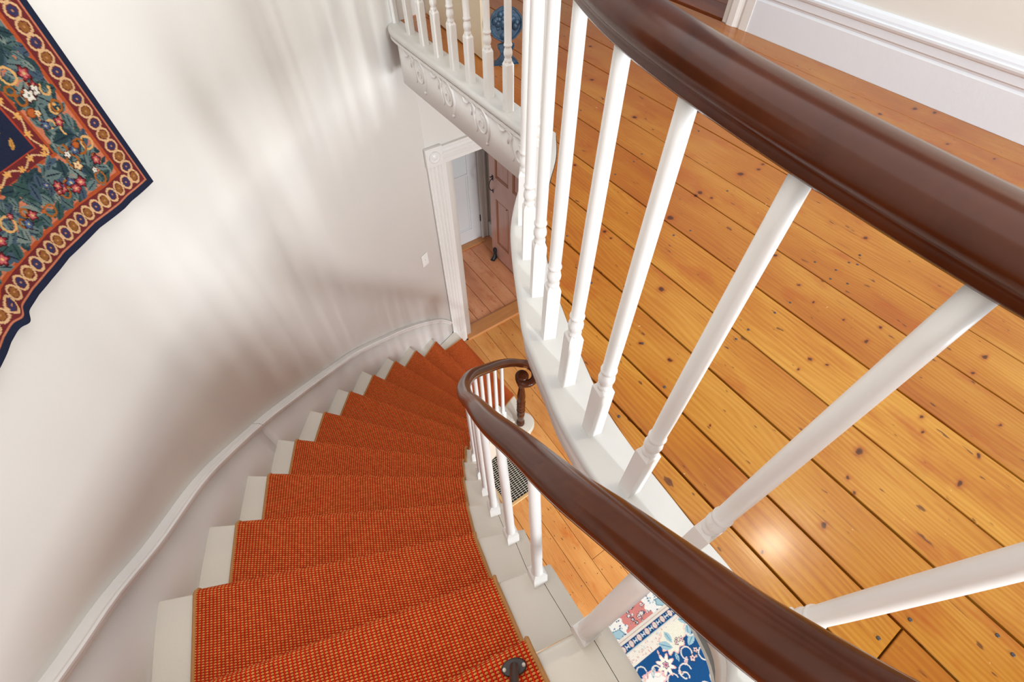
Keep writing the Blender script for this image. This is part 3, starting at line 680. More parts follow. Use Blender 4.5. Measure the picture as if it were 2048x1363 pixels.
me = mesh('string_board', mb.v, mb.f); SO('string_board', me, M['tread_white'])
# landing nosing
A, B = np.array(Ww[14]), np.array(Bw[14])
v, f = rings([nose_section(A + (0, -0.14), A, ZU), nose_section(B + (-0.05, -0.16), B + (-0.01, 0), ZU)]); SO('landing_nosing', mesh('landing_nosing', v, f), M['tread_white'])

# ------------------------------------------------------------------ stair runner
run = empty('stair_runner', (0, 1.2, 1.6), label='red and tan woven loop stair runner with a tan bound edge down the white stairs', cat='carpet runner')
RP = Matrix.Translation((0, -1.2, -1.6))
def runner_section(n):
    L1, R1 = np.array(Lc[n]), np.array(Rc[n])
    if n < 14: L2, R2 = np.array(Lc[n + 1]), np.array(Rc[n + 1])
    else: L2, R2 = L1 + (-0.02, -0.55), R1 + (-0.03, -0.55)
    NT_, hh, rad = 24, 0.011, 0.017
    e1 = (R1 - L1) / np.linalg.norm(R1 - L1); f1 = np.array([e1[1], -e1[0]]); f1 = f1 if f1 @ ((R1 + L1) - (R2 + L2)) > 0 else -f1
    e2 = (R2 - L2) / np.linalg.norm(R2 - L2); f2 = np.array([e2[1], -e2[0]]); f2 = f2 if f2 @ ((R1 + L1) - (R2 + L2)) > 0 else -f2
    cols = []
    for k in range(NT_ + 1):
        t = k / NT_; P1 = L1 + (R1 - L1) * t; P2 = L2 + (R2 - L2) * t - f2 * 0.020
        if n == 14: P2 = L2 + (R2 - L2) * t
        z = zn(n) + hh
        path = []
        for a in np.linspace(0, 1, 6): path.append((*(P2 + (P1 - f1 * rad - P2) * a), z))
        for an in np.linspace(80, -90, 7):
            c = math.cos(math.radians(an)); s = math.sin(math.radians(an))
            path.append((*(P1 - f1 * rad + f1 * rad * c), z - rad * 1.15 + rad * 1.15 * s))
        zl = zn(n - 1) + (hh if n > 1 else 0.004)
        for a in np.linspace(0, 1, 4): path.append((*(P1 - f1 * 0.022), z - rad * 2.35 - (z - rad * 2.35 - zl) * a))
        cols.append(path)
    m = len(cols[0]); V = [p for c in cols for p in c]; F = []
    for k in range(NT_):
        for j in range(m - 1): F.append((k * m + j, (k + 1) * m + j, (k + 1) * m + j + 1, k * m + j + 1))
    me = mesh('carpet_section', V, F, fix=False)
    if me.polygons[2].normal.z < 0: me.flip_normals()
    uv = me.uv_layers.new(name='UVMap'); U = np.zeros((len(V), 2))
    Wd = np.linalg.norm(R1 - L1)
    for k, c in enumerate(cols):
        c = np.array(c); d = np.r_[0, np.cumsum(np.linalg.norm(np.diff(c, axis=0), axis=1))]; d = d - d[8]
        U[k * m:(k + 1) * m, 0] = 5.0 + Wd * k / NT_; U[k * m:(k + 1) * m, 1] = 20.0 + d + n * 0.013
    li = np.array([l.vertex_index for l in me.loops]); uv.data.foreach_set('uv', U[li].ravel())
    o = link('carpet_section', me, M['runner'], run, True); o.matrix_parent_inverse = RP
    for c in (cols[0], cols[-1]):
        v, f = sweep([tuple(np.array(p) + (0, 0, -0.003)) for p in c], circ(0.0058, 6), up=(f1[1], -f1[0], 0.0)); link('edge_binding', mesh('edge_binding', v, f), M['binding'], o, True)
for n in range(1, 15): runner_section(n)

# ------------------------------------------------------------------ balustrade: handrail, balusters, newel
bal = empty('stair_balustrade', (1.155, 1.532, zn(1)), label='dark mahogany handrail on white turned balusters sweeping up the stairs and along the landing edge', cat='balustrade')
BPI = Matrix.Translation((-1.155, -1.532, -zn(1)))
def BO(name, me, mat, smooth=False):
    o = link(name, me, mat, bal, smooth); o.matrix_parent_inverse = BPI; return o
RAILZ = -0.207
rail_pts = [(1.135, 2.745, RAILZ), (1.125, 2.3, RAILZ), (1.108, 1.9, RAILZ), (1.092, 1.50, RAILZ), (1.060, 1.315, RAILZ), (0.965, 1.205, RAILZ), (0.850, 1.100, RAILZ), (0.735, 0.992, RAILZ), (0.653, 0.857, RAILZ), (0.583, 0.719, RAILZ),
            (0.521, 0.581, RAILZ), (0.466, 0.440, RAILZ), (0.432, 0.303, RAILZ), (0.409, 0.152, RAILZ), (0.396, 0.0, RAILZ), (0.392, -0.12, RAILZ), (0.375, -0.21, RAILZ - 0.005), (0.325, -0.27, -0.235), (0.255, -0.265, -0.285), (0.205, -0.20, -0.350),
            (0.191, -0.095, -0.449), (0.193, -0.020, -0.515), (0.198, 0.053, -0.583), (0.206, 0.160, -0.690), (0.231, 0.302, -0.845), (0.262, 0.465, -1.040), (0.305, 0.610, -1.235), (0.359, 0.758, -1.460), (0.414, 0.934, -1.715),
            (0.498, 1.119, -1.955), (0.624, 1.278, -2.170), (0.782, 1.392, -2.385), (0.957, 1.500, -2.610), (1.089, 1.554, -2.770), (1.173, 1.579, -2.880), (1.245, 1.572, -2.955), (1.262, 1.515, -2.985), (1.220, 1.462, -2.990), (1.160, 1.456, -2.990), (1.118, 1.490, -2.990), (1.128, 1.535, -2.990)]
RAIL = spline(rail_pts, 0.02); RAIL[:, 2] += CAMZ
def rail_z(x, y):
    i = np.argmin((RAIL[:, 0] - x) ** 2 + (RAIL[:, 1] - y) ** 2); return RAIL[i, 2]
RPROF = [(-0.0305, -0.004), (-0.0325, 0.004), (-0.031, 0.012), (-0.026, 0.0185), (-0.018, 0.0235), (-0.009, 0.0262), (0, 0.027), (0.009, 0.0262), (0.018, 0.0235), (0.026, 0.0185), (0.031, 0.012), (0.0325, 0.004), (0.0305, -0.004),
         (0.025, -0.009), (0.0235, -0.014), (0.0245, -0.020), (0.020, -0.025), (0.0, -0.026), (-0.020, -0.025), (-0.0245, -0.020), (-0.0235, -0.014), (-0.025, -0.009)]
scl = np.ones(len(RAIL)); iv = np.where(RAIL[:, 2] < CAMZ - 2.9)[0]
for i in iv: scl[i] = 1.0 - 0.12 * (i - iv[0]) / max(1, len(iv) - 1)
v, f = sweep([tuple(p) for p in RAIL], RPROF, scale=list(scl)); BO('handrail', mesh('handrail', v, f), M['mahogany'], True)
# volute eye and newel
zv = CAMZ - 2.990
v, f = lathe([(0.0005, zv + 0.031), (0.036, zv + 0.0305), (0.046, zv + 0.027), (0.051, zv + 0.016), (0.051, zv - 0.004), (0.046, zv - 0.016), (0.030, zv - 0.026), (0.0005, zv - 0.026)], 28, nw[0], nw[1]); BO('volute_eye', mesh('volute_eye', v, f), M['mahogany'], True)
z0, z1 = zn(1), zv - 0.024; H = z1 - z0
np_ = [(0.034, 0), (0.036, 0.012), (0.030, 0.022), (0.030, 0.035), (0.035, 0.043), (0.030, 0.052), (0.024, 0.065), (0.027, 0.095), (0.033, 0.150), (0.034, 0.185), (0.029, 0.215), (0.034, 0.225), (0.037, 0.235), (0.034, 0.245), (0.029, 0.252), (0.034, 0.262), (0.036, 0.275), (0.034, 0.288), (0.030, 0.300), (0.034, 0.312), (0.036, 0.322), (0.033, 0.332), (0.027, 0.345), (0.034, 0.355), (0.037, 0.365), (0.033, 0.376), (0.030, 0.390), (0.034, 0.430), (0.033, 0.470), (0.026, 0.540), (0.022, 0.580), (0.020, 0.600), (0.028, 0.610), (0.033, 0.622), (0.028, 0.634), (0.031, 0.650), (0.026, 0.70)]
v, f = lathe([(r, z0 + z / 0.70 * H) for r, z in np_], 20, nw[0], nw[1]); BO('newel_post', mesh('newel_post', v, f), M['mahogany'], True)

def baluster_mesh(total, sq, side=0.033, fat=1.0):
    """square foot sq tall with a chamfered shoulder, vase, ring, tapering shaft"""
    mb = MB(); s = side / 2; ch = 0.016 if sq > 0.09 else 0.009
    mb.add(*rings([[(a * s, b * s, z) for a, b in ((-1, -1), (1, -1), (1, 1), (-1, 1))] for z in (0, sq - ch)] + [[(a * s * 0.60, b * s * 0.60, sq) for a, b in ((-1, -1), (1, -1), (1, 1), (-1, 1))]]))
    if sq > 0.09:
        pr = [(0.0125, sq - 0.014), (0.0150, sq - 0.004), (0.0152, sq + 0.002), (0.0128, sq + 0.006), (0.0130, sq + 0.009), (0.0165, sq + 0.018), (0.0170, sq + 0.026), (0.0150, sq + 0.036), (0.0125, sq + 0.043), (0.0128, sq + 0.046), (0.0160, sq + 0.049), (0.0165, sq + 0.053), (0.0150, sq + 0.057), (0.0138, sq + 0.060)]
        zs = sq + 0.060
    else:
        pr = [(0.0130, sq - 0.012), (0.0160, sq - 0.002), (0.0162, sq + 0.004), (0.0145, sq + 0.008), (0.0138, sq + 0.012)]; zs = sq + 0.012
    for k in range(1, 9):
        t = k / 8; pr.append((0.0142 * (1 - t) + 0.0112 * t + 0.0006 * math.sin(math.pi * t), zs + (total - zs) * t))
    pr = [(r * fat, z) for r, z in pr]; n0 = len(mb.v); mb.add(*lathe(pr, 16)); me = mesh('baluster', mb.v, mb.f)
    sm = [len(p.vertices) == 4 and min(p.vertices) >= n0 for p in me.polygons]; me.polygons.foreach_set('use_smooth', sm)
    return me
UPB = baluster_mesh(0.768, 0.198)
upper = [(1.125 - 0.0 * i, y) for i, y in enumerate((2.727,))]
ub = [(1.133, 2.727), (1.134, 2.545), (1.126, 2.382), (1.121, 2.229), (1.116, 2.071), (1.107, 1.915), (1.101, 1.755), (1.101, 1.610), (1.085, 1.461), (1.055, 1.312), (0.962, 1.203), (0.852, 1.102), (0.735, 0.992), (0.653, 0.857), (0.585, 0.719), (0.521, 0.581), (0.470, 0.440), (0.4345, 0.303), (0.410, 0.152), (0.396, -0.002), (0.394, -0.165), (0.318, -0.268)]
# measured points are the front corners of the feet; centre them
for i, (x, y) in enumerate(ub):
    j = np.argmin((RAIL[:, 0] - x) ** 2 + (RAIL[:, 1] - y) ** 2); t = RAIL[min(j + 1, len(RAIL) - 1)] - RAIL[max(j - 1, 0)]
    o = BO('baluster', UPB, M['white']); o.location = (x, y, ZU); o.rotation_euler = (0, 0, math.atan2(t[1], t[0]))
    if i == 0: o.scale = (1.0, 1.0, 1.0)
LEAN = {13: 0.0, 12: 0.070, 11: 0.065, 10: 0.045, 9: 0.025}
def stair_bal(x, y, n, sq, side=0.040, fat=1.0):
    """old stair balusters: some lean a little downhill towards the rail"""
    j = np.argmin((RAIL[:, 0] - x) ** 2 + (RAIL[:, 1] - y) ** 2); t = (RAIL[min(j + 1, len(RAIL) - 1)] - RAIL[max(j - 1, 0)])[:2]; t = t / np.linalg.norm(t)
    tx, ty = x + t[0] * LEAN.get(n, 0), y + t[1] * LEAN.get(n, 0)
    hgt = rail_z(tx, ty) - 0.022 - zn(n); me = baluster_mesh(hgt, sq, side, fat)
    a = math.atan2(t[1], t[0]); c, q = math.cos(-a), math.sin(-a); d = (tx - x, ty - y); dl = (d[0] * c - d[1] * q, d[0] * q + d[1] * c)
    for w in me.vertices: w.co.x += dl[0] * w.co.z / hgt; w.co.y += dl[1] * w.co.z / hgt
    o = BO('baluster', me, M['white']); o.location = (x, y, zn(n)); o.rotation_euler = (0, 0, a)
for args in [(0.194, 0.004, 13, 0.062, 0.044, 1.28), (0.207, 0.176, 12, 0.064), (0.239, 0.347, 11, 0.066), (0.272, 0.510, 10, 0.07), (0.321, 0.660, 9, 0.07), (0.378, 0.810, 8, 0.07), (0.440, 0.985, 7, 0.08), (0.512, 1.135, 6, 0.12), (0.575, 1.222, 5, 0.12), (0.645, 1.293, 5, 0.14),
             (0.712, 1.345, 4, 0.16), (0.790, 1.398, 4, 0.16), (0.872, 1.450, 3, 0.20), (0.957, 1.500, 2, 0.25), (0.196, -0.165, 14, 0.05)]:
    stair_bal(*args)

# ------------------------------------------------------------------ painted textiles
def paint_grid(nu, nv):
    return np.zeros((nv, nu, 3))
def c3(r, g, b): return np.array(lin(r, g, b)[:3])
class Canvas:
    def __init__(s, w, h, res):
        s.w, s.h, s.res = w, h, res; s.nu, s.nv = int(w / res) + 1, int(h / res) + 1
        s.a = np.linspace(0, w, s.nu)[None, :].repeat(s.nv, 0); s.b = np.linspace(0, h, s.nv)[:, None].repeat(s.nu, 1); s.c = np.zeros((s.nv, s.nu, 3))
    def fill(s, mask, col): s.c[mask] = col
    def blob(s, x, y, rx, ry, ang, col, edge=None, wob=0.0, lobes=0, clip=None):
        R = max(rx, ry) * 1.3; j0, j1 = max(0, int((x - R) / s.w * (s.nu - 1))), min(s.nu, int((x + R) / s.w * (s.nu - 1)) + 2); i0, i1 = max(0, int((y - R) / s.h * (s.nv - 1))), min(s.nv, int((y + R) / s.h * (s.nv - 1)) + 2)
        if j1 <= j0 or i1 <= i0: return
        A = s.a[i0:i1, j0:j1] - x; B = s.b[i0:i1, j0:j1] - y; c, n = math.cos(ang), math.sin(ang)
        p = (A * c + B * n) / rx; q = (-A * n + B * c) / ry; d = np.hypot(p, q)
        if lobes: d = d / (1 + wob * np.cos(lobes * np.arctan2(q, p)))
        elif wob: d = np.abs(q) / np.maximum(1e-3, (1 - p * p)) + (np.abs(p) > 1) * 9
        m = d < 1
        if clip is not None: m &= clip[i0:i1, j0:j1]
        s.c[i0:i1, j0:j1][m] = col
        if edge is not None:
            m2 = (d >= 0.78) & m; s.c[i0:i1, j0:j1][m2] = edge
        return
    def leaf(s, x, y, l, w, ang, col, rib, clip=None):
        s.blob(x, y, l, w, ang, col, None, 1.0, 0, clip); s.blob(x, y, l * 0.85, w * 0.14, ang, rib, None, 0, 0, clip)
    def flower(s, x, y, r, col, col2, eye, clip=None):
        s.blob(x, y, r * 1.1, r * 1.1, random.random() * 6, col, c3(70, 30, 30), 0.22, 5, clip); s.blob(x, y, r * 0.62, r * 0.62, random.random() * 6, col2, None, 0.25, 5, clip); s.blob(x, y, r * 0.25, r * 0.25, 0, eye, None, 0, 0, clip)
    def arc(s, x, y, r, a0, a1, w, col, clip=None):
        for t in np.linspace(a0, a1, max(4, int(abs(a1 - a0) * r / (w * 0.8)))): s.blob(x + r * math.cos(t), y + r * math.sin(t), w, w, 0, col, None, 0, 0, clip)
def canvas_mesh(name, cv, posf):
    P = posf(cv.a.ravel(), cv.b.ravel()); n = cv.nu; me = bpy.data.meshes.new(name)
    I = (np.arange(cv.nv - 1)[:, None] * n + np.arange(n - 1)[None, :]).ravel(); F = np.stack([I, I + 1, I + n + 1, I + n], 1)
    me.vertices.add(len(P)); me.vertices.foreach_set('co', P.astype(np.float32).ravel()); me.loops.add(F.size); me.loops.foreach_set('vertex_index', F.ravel().astype(np.int32))
    me.polygons.add(len(F)); me.polygons.foreach_set('loop_start', np.arange(0, F.size, 4, dtype=np.int32)); me.polygons.foreach_set('loop_total', np.full(len(F), 4, dtype=np.int32)); me.update(calc_edges=True)
    at = me.color_attributes.new('Col', 'FLOAT_COLOR', 'POINT'); at.data.foreach_set('color', np.c_[cv.c.reshape(-1, 3), np.ones(len(P))].astype(np.float32).ravel())
    uv = me.uv_layers.new(name='UVMap'); U = np.stack([cv.a.ravel(), cv.b.ravel()], 1)[F.ravel()]; uv.data.foreach_set('uv', U.astype(np.float32).ravel())
    me.polygons.foreach_set('use_smooth', [True] * len(F)); return me

# tapestry: a = metres left of its right edge, b = metres above its lower edge
TW, THt = 1.05, 1.30
cv = Canvas(TW, THt, 0.0026); a, b = cv.a, cv.b
am, bm_ = np.minimum(a, TW - a), np.minimum(b, THt - b); dd = np.minimum(am, bm_); vert = am < bm_; run_t = np.where(vert, b, a)
NAVY, MAR, SAL, ORG, CRM = c3(38, 44, 66), c3(116, 46, 48), c3(204, 124, 92), c3(180, 84, 48), c3(222, 180, 132)
cv.c[:] = NAVY
cv.fill(dd > 0.019, SAL); cv.fill(dd > 0.025, MAR); cv.fill(dd > 0.082, ORG); cv.fill(dd > 0.092, SAL)
field = (dd > 0.086) & (dd < 0.222)
cv.fill(dd > 0.212, ORG); cv.fill(dd > 0.220, MAR); cv.fill(dd > 0.247, c3(176, 70, 48)); cv.fill(dd > 0.251, NAVY)
# chain of ovals round the border
per = 0.0345
for side in range(4):
    Ls = THt if side % 2 == 0 else TW; k = 0; t = 0.052
    while t < Ls - 0.04:
        if side == 0: x, y = 0.053, t
        elif side == 1: x, y = t, 0.053
        elif side == 2: x, y = TW - 0.053, t
        else: x, y = t, THt - 0.053
        rx, ry = (0.021, 0.0185) if side % 2 == 0 else (0.0175, 0.023)
        cv.blob(x, y, rx, ry, 0, CRM); cv.blob(x, y, rx * 0.72, ry * 0.72, 0, MAR)
        cv.blob(x, y, rx * 0.60, ry * 0.60, random.random(), c3(62, 58, 92) if k % 2 else c3(150, 98, 50), None, 0.12, 6); cv.blob(x, y, 0.003, 0.003, 0, c3(190, 130, 90)); k += 1; t += per
# vine on the inner border
ib = (dd > 0.221) & (dd < 0.247); vx = 0.2335 + 0.0075 * np.sin(run_t * 2 * math.pi / 0.085)
cv.fill(ib & (np.abs(dd - vx) < 0.0024), CRM)
for side in range(2):
    t = 0.24; k = 0
    while t < (THt if side == 0 else TW) - 0.22:
        dv = 0.2335 + (0.005 if k % 2 else -0.005); x, y = (dv, t) if side == 0 else (t, dv)
        cv.blob(x, y, 0.0085, 0.007, random.random() * 3, c3(230, 170, 96), None, 0.35, 5); k += 1; t += 0.0425
# floral field
GR = [c3(84, 108, 106), c3(58, 84, 80), c3(104, 124, 122), c3(72, 90, 106), c3(48, 70, 74), c3(126, 140, 132)]
for i in range(8000):
    x, y = RNG.uniform(0, TW), RNG.uniform(0, THt); m = min(x, TW - x, y, THt - y)
    if not 0.100 < m < 0.208: continue
    l = RNG.uniform(0.012, 0.030); cv.leaf(x, y, l, l * RNG.uniform(0.36, 0.55), RNG.uniform(0, 6.28), GR[RNG.integers(6)], c3(34, 44, 56), field)
for i in range(420):
    x, y = RNG.uniform(0, TW), RNG.uniform(0, THt); m = min(x, TW - x, y, THt - y)
    if not 0.108 < m < 0.202: continue
    r = RNG.uniform(0.009, 0.020); cv.arc(x, y, r, RNG.uniform(0, 6), RNG.uniform(7, 10), 0.0030, c3(168, 98, 40) if RNG.random() < .75 else c3(226, 176, 110), field)
for i in range(900):
    x, y = RNG.uniform(0, TW), RNG.uniform(0, THt); m = min(x, TW - x, y, THt - y)
    if not 0.112 < m < 0.200: continue
    k = RNG.random(); r = RNG.uniform(0.007, 0.016)
    if k < 0.46: cv.flower(x, y, r, c3(150, 48, 56), c3(206, 110, 110), c3(226, 190, 120), field)
    elif k < 0.62: cv.flower(x, y, r, c3(232, 190, 128), c3(240, 214, 170), c3(190, 110, 50), field)
    elif k < 0.74: cv.flower(x, y, r, c3(226, 218, 200), c3(240, 234, 220), c3(120, 120, 110), field)
    elif k < 0.88: cv.blob(x, y, r, r * .8, 0, c3(190, 100, 50), c3(120, 60, 36), 0, 0, field)
    else: cv.flower(x, y, r, c3(58, 80, 120), c3(94, 118, 150), c3(220, 190, 130), field)
# centre medallion
ctr = dd > 0.252; ex, ey = (a - TW / 2) / 0.262, (b - THt / 2) / 0.335; er = np.hypot(ex, ey)
cv.fill(ctr & (er < 1.06), c3(48, 72, 66)); cv.fill(ctr & (er < 1.0), c3(120, 140, 120)); cv.fill(ctr & (er < 0.975), c3(46, 84, 66))
for i in range(500):
    t = RNG.uniform(0, 6.28); q = RNG.uniform(0, 0.95); x, y = TW / 2 + 0.262 * q * math.cos(t), THt / 2 + 0.335 * q * math.sin(t)
    cv.leaf(x, y, RNG.uniform(0.008, 0.02), 0.006, RNG.uniform(0, 6.28), [c3(60, 104, 78), c3(40, 70, 58), c3(96, 124, 104)][RNG.integers(3)], c3(34, 60, 50), ctr)
for i in range(60):
    x, y = RNG.uniform(0.28, TW - 0.28), RNG.uniform(0.28, 0.50)
    cv.leaf(x, y, RNG.uniform(0.01, 0.02), 0.006, RNG.uniform(0, 6.28), c3(206, 150, 76), c3(150, 96, 46), ctr)
# woven ribbing
cv.c *= (1 + RNG.normal(0, 0.07, cv.c.shape[:2]))[..., None]; cv.c = np.clip(cv.c, 0.002, 1)
s_r = wall_s((-0.196, 1.790))
SSv = np.linspace(0, TW + 0.05, 200)
WX = np.array([wall_at(s_r + t, 0.0)[0] for t in SSv]); WT = np.array([wall_at(s_r + t, 0.0)[1] for t in SSv])
def tap_pos(a, b):
    k = 1 - b / THt; sag = np.interp(a, [0, .15, .33, .50, .62, .68, .74, 1.05], [0, 0.006, 0.030, 0.052, 0.060, 0.056, 0.050, 0.04]) * k
    rise = np.where((a > 0.62), 0.0, 0.0)
    ripple = (0.004 * np.sin(a * 21 + 0.8) * k + 0.006 * np.exp(-((a - 0.645) / 0.02) ** 2) * k ** 3)
    aa = a * (1 - 0.006 * k); x = np.interp(aa, SSv, WX[:, 0]); y = np.interp(aa, SSv, WX[:, 1]); tx = np.interp(aa, SSv, WT[:, 0]); ty = np.interp(aa, SSv, WT[:, 1])
    off = -0.006 + np.abs(ripple) + 0.004 * k + 0.0015
    z = CAMZ - 0.930 + b + sag - 0.010 * np.exp(-((a - 0.645) / 0.016) ** 2) * k ** 6
    return np.stack([x - ty * off, y + tx * off, z], 1)
me = canvas_mesh('wall_tapestry', cv, tap_pos); o = link('wall_tapestry', me, M['tapestry'])
sm = o.modifiers.new('thick', 'SOLIDIFY'); sm.thickness = 0.003; sm.offset = -1
tag(o, 'floral woven tapestry with a navy edge and oval chain border hanging on the curved wall', 'tapestry')

# rug on the lower floor
RW, RH = 1.75, 2.0; RX0, RY0 = 0.55, 0.125
cv = Canvas(RW, RH, 0.0042); a, b = cv.a, cv.b       # a along +X, b along -Y from the far edge
IV, BLU, PNK, PAL = c3(222, 212, 200), c3(28, 78, 128), c3(208, 130, 122), c3(160, 190, 198)
cv.c[:] = IV
cv.fill((b > 0.012) & (b < 0.022), BLU); cv.fill((b > 0.035) & (b < 0.285), PNK); cv.fill((b >= 0.285) & (b < 0.305), IV)
cv.fill((b >= 0.300) & (b < 0.305), c3(190, 160, 140))
cv.fill((b >= 0.320) & (b < 0.372), c3(28, 70, 116)); cv.fill((b >= 0.372) & (b < 0.378), c3(150, 180, 190)); cv.fill((b >= 0.385) & (b < 0.455), c3(232, 222, 208)); cv.fill(b >= 0.462, BLU)
pk = (b > 0.035) & (b < 0.285); gd = (b >= 0.322) & (b < 0.370); bl = b >= 0.40
DK = c3(34, 54, 100)
for i in range(330):
    x, y = RNG.uniform(0, RW), RNG.uniform(0.05, 0.275); r = RNG.uniform(0.006, 0.016)
    k = RNG.random()
    if k < .5: cv.flower(x, y, r, c3(244, 238, 230), c3(226, 180, 178), DK, pk)
    elif k < .8: cv.flower(x, y, r * .8, DK, IV, c3(90, 130, 160), pk)
    else: cv.blob(x, y, r * 1.5, r * 1.2, 0, IV, DK, 0.12, 7, pk)
for i in range(7):
    x = 0.27 + i * 0.40; cv.blob(x, 0.225, 0.105, 0.085, 0.2, c3(238, 234, 226), None, 0.1, 9, pk); 
    for j in range(34): cv.blob(x + RNG.normal(0, .05), 0.21 + RNG.normal(0, .04), 0.0065, 0.0055, 0, [DK, PAL, c3(80, 120, 150)][RNG.integers(3)], None, 0.3, 4, pk)
    cv.blob(x + .02, 0.255, 0.045, 0.03, 0.4, PAL, c3(110, 150, 165), 0.1, 5, pk)
t = 0.01; k = 0
while t < RW:
    if k % 2: cv.blob(t, 0.346, 0.017, 0.021, 0, IV, c3(214, 160, 150), 0.0, 0, gd); cv.blob(t, 0.346, 0.007, 0.012, 0, c3(206, 190, 180), None, 0, 0, gd)
    else:
        for q in (-.011, .011): cv.blob(t + q, 0.346, 0.0042, 0.016, 0, c3(190, 206, 214), None, 0, 0, gd)
        cv.blob(t, 0.346, 0.011, 0.0036, 0, IV, None, 0, 0, gd)
    t += 0.036; k += 1
cm = (b >= 0.385) & (b < 0.455)
for i in range(320): cv.blob(RNG.uniform(0, RW), RNG.uniform(0.39, 0.45), 0.007, 0.004, RNG.uniform(0, 3), [c3(210, 186, 170), c3(196, 204, 204), c3(216, 170, 160)][RNG.integers(3)], None, 0, 0, cm)
def big_flower(x, y, r):
    cv.blob(x, y, r * 1.12, r * 1.12, 0, c3(232, 170, 166), None, 0.30, 8, bl); cv.blob(x, y, r, r, 0, c3(240, 232, 214), None, 0.30, 8, bl); cv.blob(x, y, r * .42, r * .42, 0, c3(226, 170, 170), DK, 0.2, 6, bl); cv.blob(x, y, r * .18, r * .18, 0, c3(150, 90, 120), None, 0, 0, bl)
for i in range(5):
    x0 = 0.62 + (i - 1) * 0.62
    cv.blob(x0, 0.455, 0.125, 0.085, -0.5, c3(232, 176, 166), None, 0.10, 11, bl); cv.blob(x0, 0.455, 0.117, 0.078, -0.5, c3(232, 226, 206), None, 0.10, 11, bl)
    for (dx, dy, l, an) in ((-.09, .02, .05, .8), (.11, .03, .05, -1.0), (.09, .085, .045, -.4), (-.04, -.01, .04, 1.5), (.13, -.03, .045, .6)):
        cv.leaf(x0 + dx, 0.46 + dy, l, l * .5, an, PAL, c3(96, 140, 160), bl)
    big_flower(x0 - 0.165, 0.565, 0.048); big_flower(x0 + 0.16, 0.66, 0.04)
    cv.blob(x0 - 0.28, 0.585, 0.085, 0.045, .5, c3(240, 232, 222), c3(232, 180, 178), 0.1, 7, bl)
for i in range(520):
    x, y = RNG.uniform(0, RW), RNG.uniform(0.48, RH); r = RNG.uniform(0.012, 0.028); k = RNG.random()
    if k < .4: cv.leaf(x, y, r * 1.3, r * .5, RNG.uniform(0, 6.28), [PAL, IV, c3(230, 190, 184)][RNG.integers(3)], DK, bl)
    elif k < .7: cv.flower(x, y, r * .7, IV, c3(230, 176, 176), DK, bl)
    else: cv.arc(x, y, r * 1.6, RNG.uniform(0, 6), RNG.uniform(6, 8), 0.0045, IV, bl)
big_flower(0.455, 0.565, 0.048)
cv.c *= (1 + 0.20 * np.sin(b * 2 * math.pi / 0.0091 + 1.3 * np.sin(a * 40))[..., None] * RNG.uniform(0.3, 1, cv.c.shape[:2])[..., None]); cv.c = np.clip(cv.c, 0.003, 1)
kr = int(0.070 / 0.0042); cv.a, cv.b, cv.c = cv.a[kr:], cv.b[kr:], cv.c[kr:]; cv.nv -= kr; cv.c[:3] = IV
def rug_pos(a, b):
    x = RX0 + a * 0.9985 - b * 0.055; y = RY0 - b * 0.9985 - a * 0.055 + 0.055 * 0.22; return np.stack([x, y, np.full_like(a, 0.0095)], 1)
me = canvas_mesh('area_rug', cv, rug_pos); me.flip_normals(); o = link('area_rug', me, M['rug'])
sm = o.modifiers.new('thick', 'SOLIDIFY'); sm.thickness = 0.0085; sm.offset = -1
tag(o, 'blue, pink and ivory floral rug lying on the pine floor of the lower hall', 'rug')

# ------------------------------------------------------------------ floor register on the lower floor
gx0, gx1, gy0, gy1 = 0.695, 1.02, 1.062, 1.48
gr = empty('floor_register', (gx0, gy0, 0.0), label='black holed metal floor register in a pale wooden frame beside the stairs', cat='floor register')
mb = MB(); w, h_ = gx1 - gx0, gy1 - gy0
for a0, b0, c0, d0 in ((-0.024, w + 0.024, -0.026, 0.0), (-0.024, w + 0.024, h_, h_ + 0.024), (-0.024, 0.0, 0.0, h_), (w, w + 0.024, 0.0, h_)): mb.box(a0, b0, c0, d0, -0.004, 0.012)
mb.build('register_frame', M['oak'], gr, bevel=0.003, seg=1)
MB().box(0, w, 0, h_, 0.0005, 0.002).build('register_well', M['dark'], gr)
mb = MB(); px, py = 0.0330, 0.0180
for i in range(int(w / px) + 1): mb.box(i * px - 0.0012, i * px + 0.0012, 0, h_, 0.004, 0.009)
mb.build('grille', M['register'], gr)['kind'] = 'stuff'
mb = MB()
for i in range(int(h_ / py) + 1): mb.box(0, w, i * py - 0.0015, i * py + 0.0015, 0.005, 0.0086)
mb.build('grille', M['register'], gr)['kind'] = 'stuff'

# ------------------------------------------------------------------ small things
# light switch on the curved wall
sw_s = wall_s((1.02, 2.675)); p, t = wall_at(sw_s, -0.013); nrm = Vector((-t[1], t[0], 0))
sw = empty('light_switch', (p[0], p[1], 1.312), math.atan2(nrm.y, nrm.x), label='white light switch plate on the curved cream wall left of the lower doorway', cat='light switch')
MB().box(0.0, 0.006, -0.035, 0.035, -0.058, 0.058).build('switch_plate', M['plate'], sw, bevel=0.0025)
MB().add([(0.004, -0.005, -0.012), (0.004, 0.005, -0.012), (0.004, 0.005, 0.012), (0.004, -0.005, 0.012), (0.017, -0.004, 0.004), (0.017, 0.004, 0.004), (0.014, 0.004, 0.011), (0.014, -0.004, 0.011)],
         [(3, 2, 1, 0), (4, 5, 6, 7), (0, 1, 5, 4), (1, 2, 6, 5), (2, 3, 7, 6), (3, 0, 4, 7)]).build('toggle', M['plate'], sw)
for z in (-0.03, 0.03):
    o = MB().add(*lathe([(0.003, 0), (0.003, 0.001), (0.0005, 0.0016)], 8)).build('screw', M['register'], sw, True); o.location = (0.006, 0, z); o.rotation_euler = (0, math.pi / 2, 0)

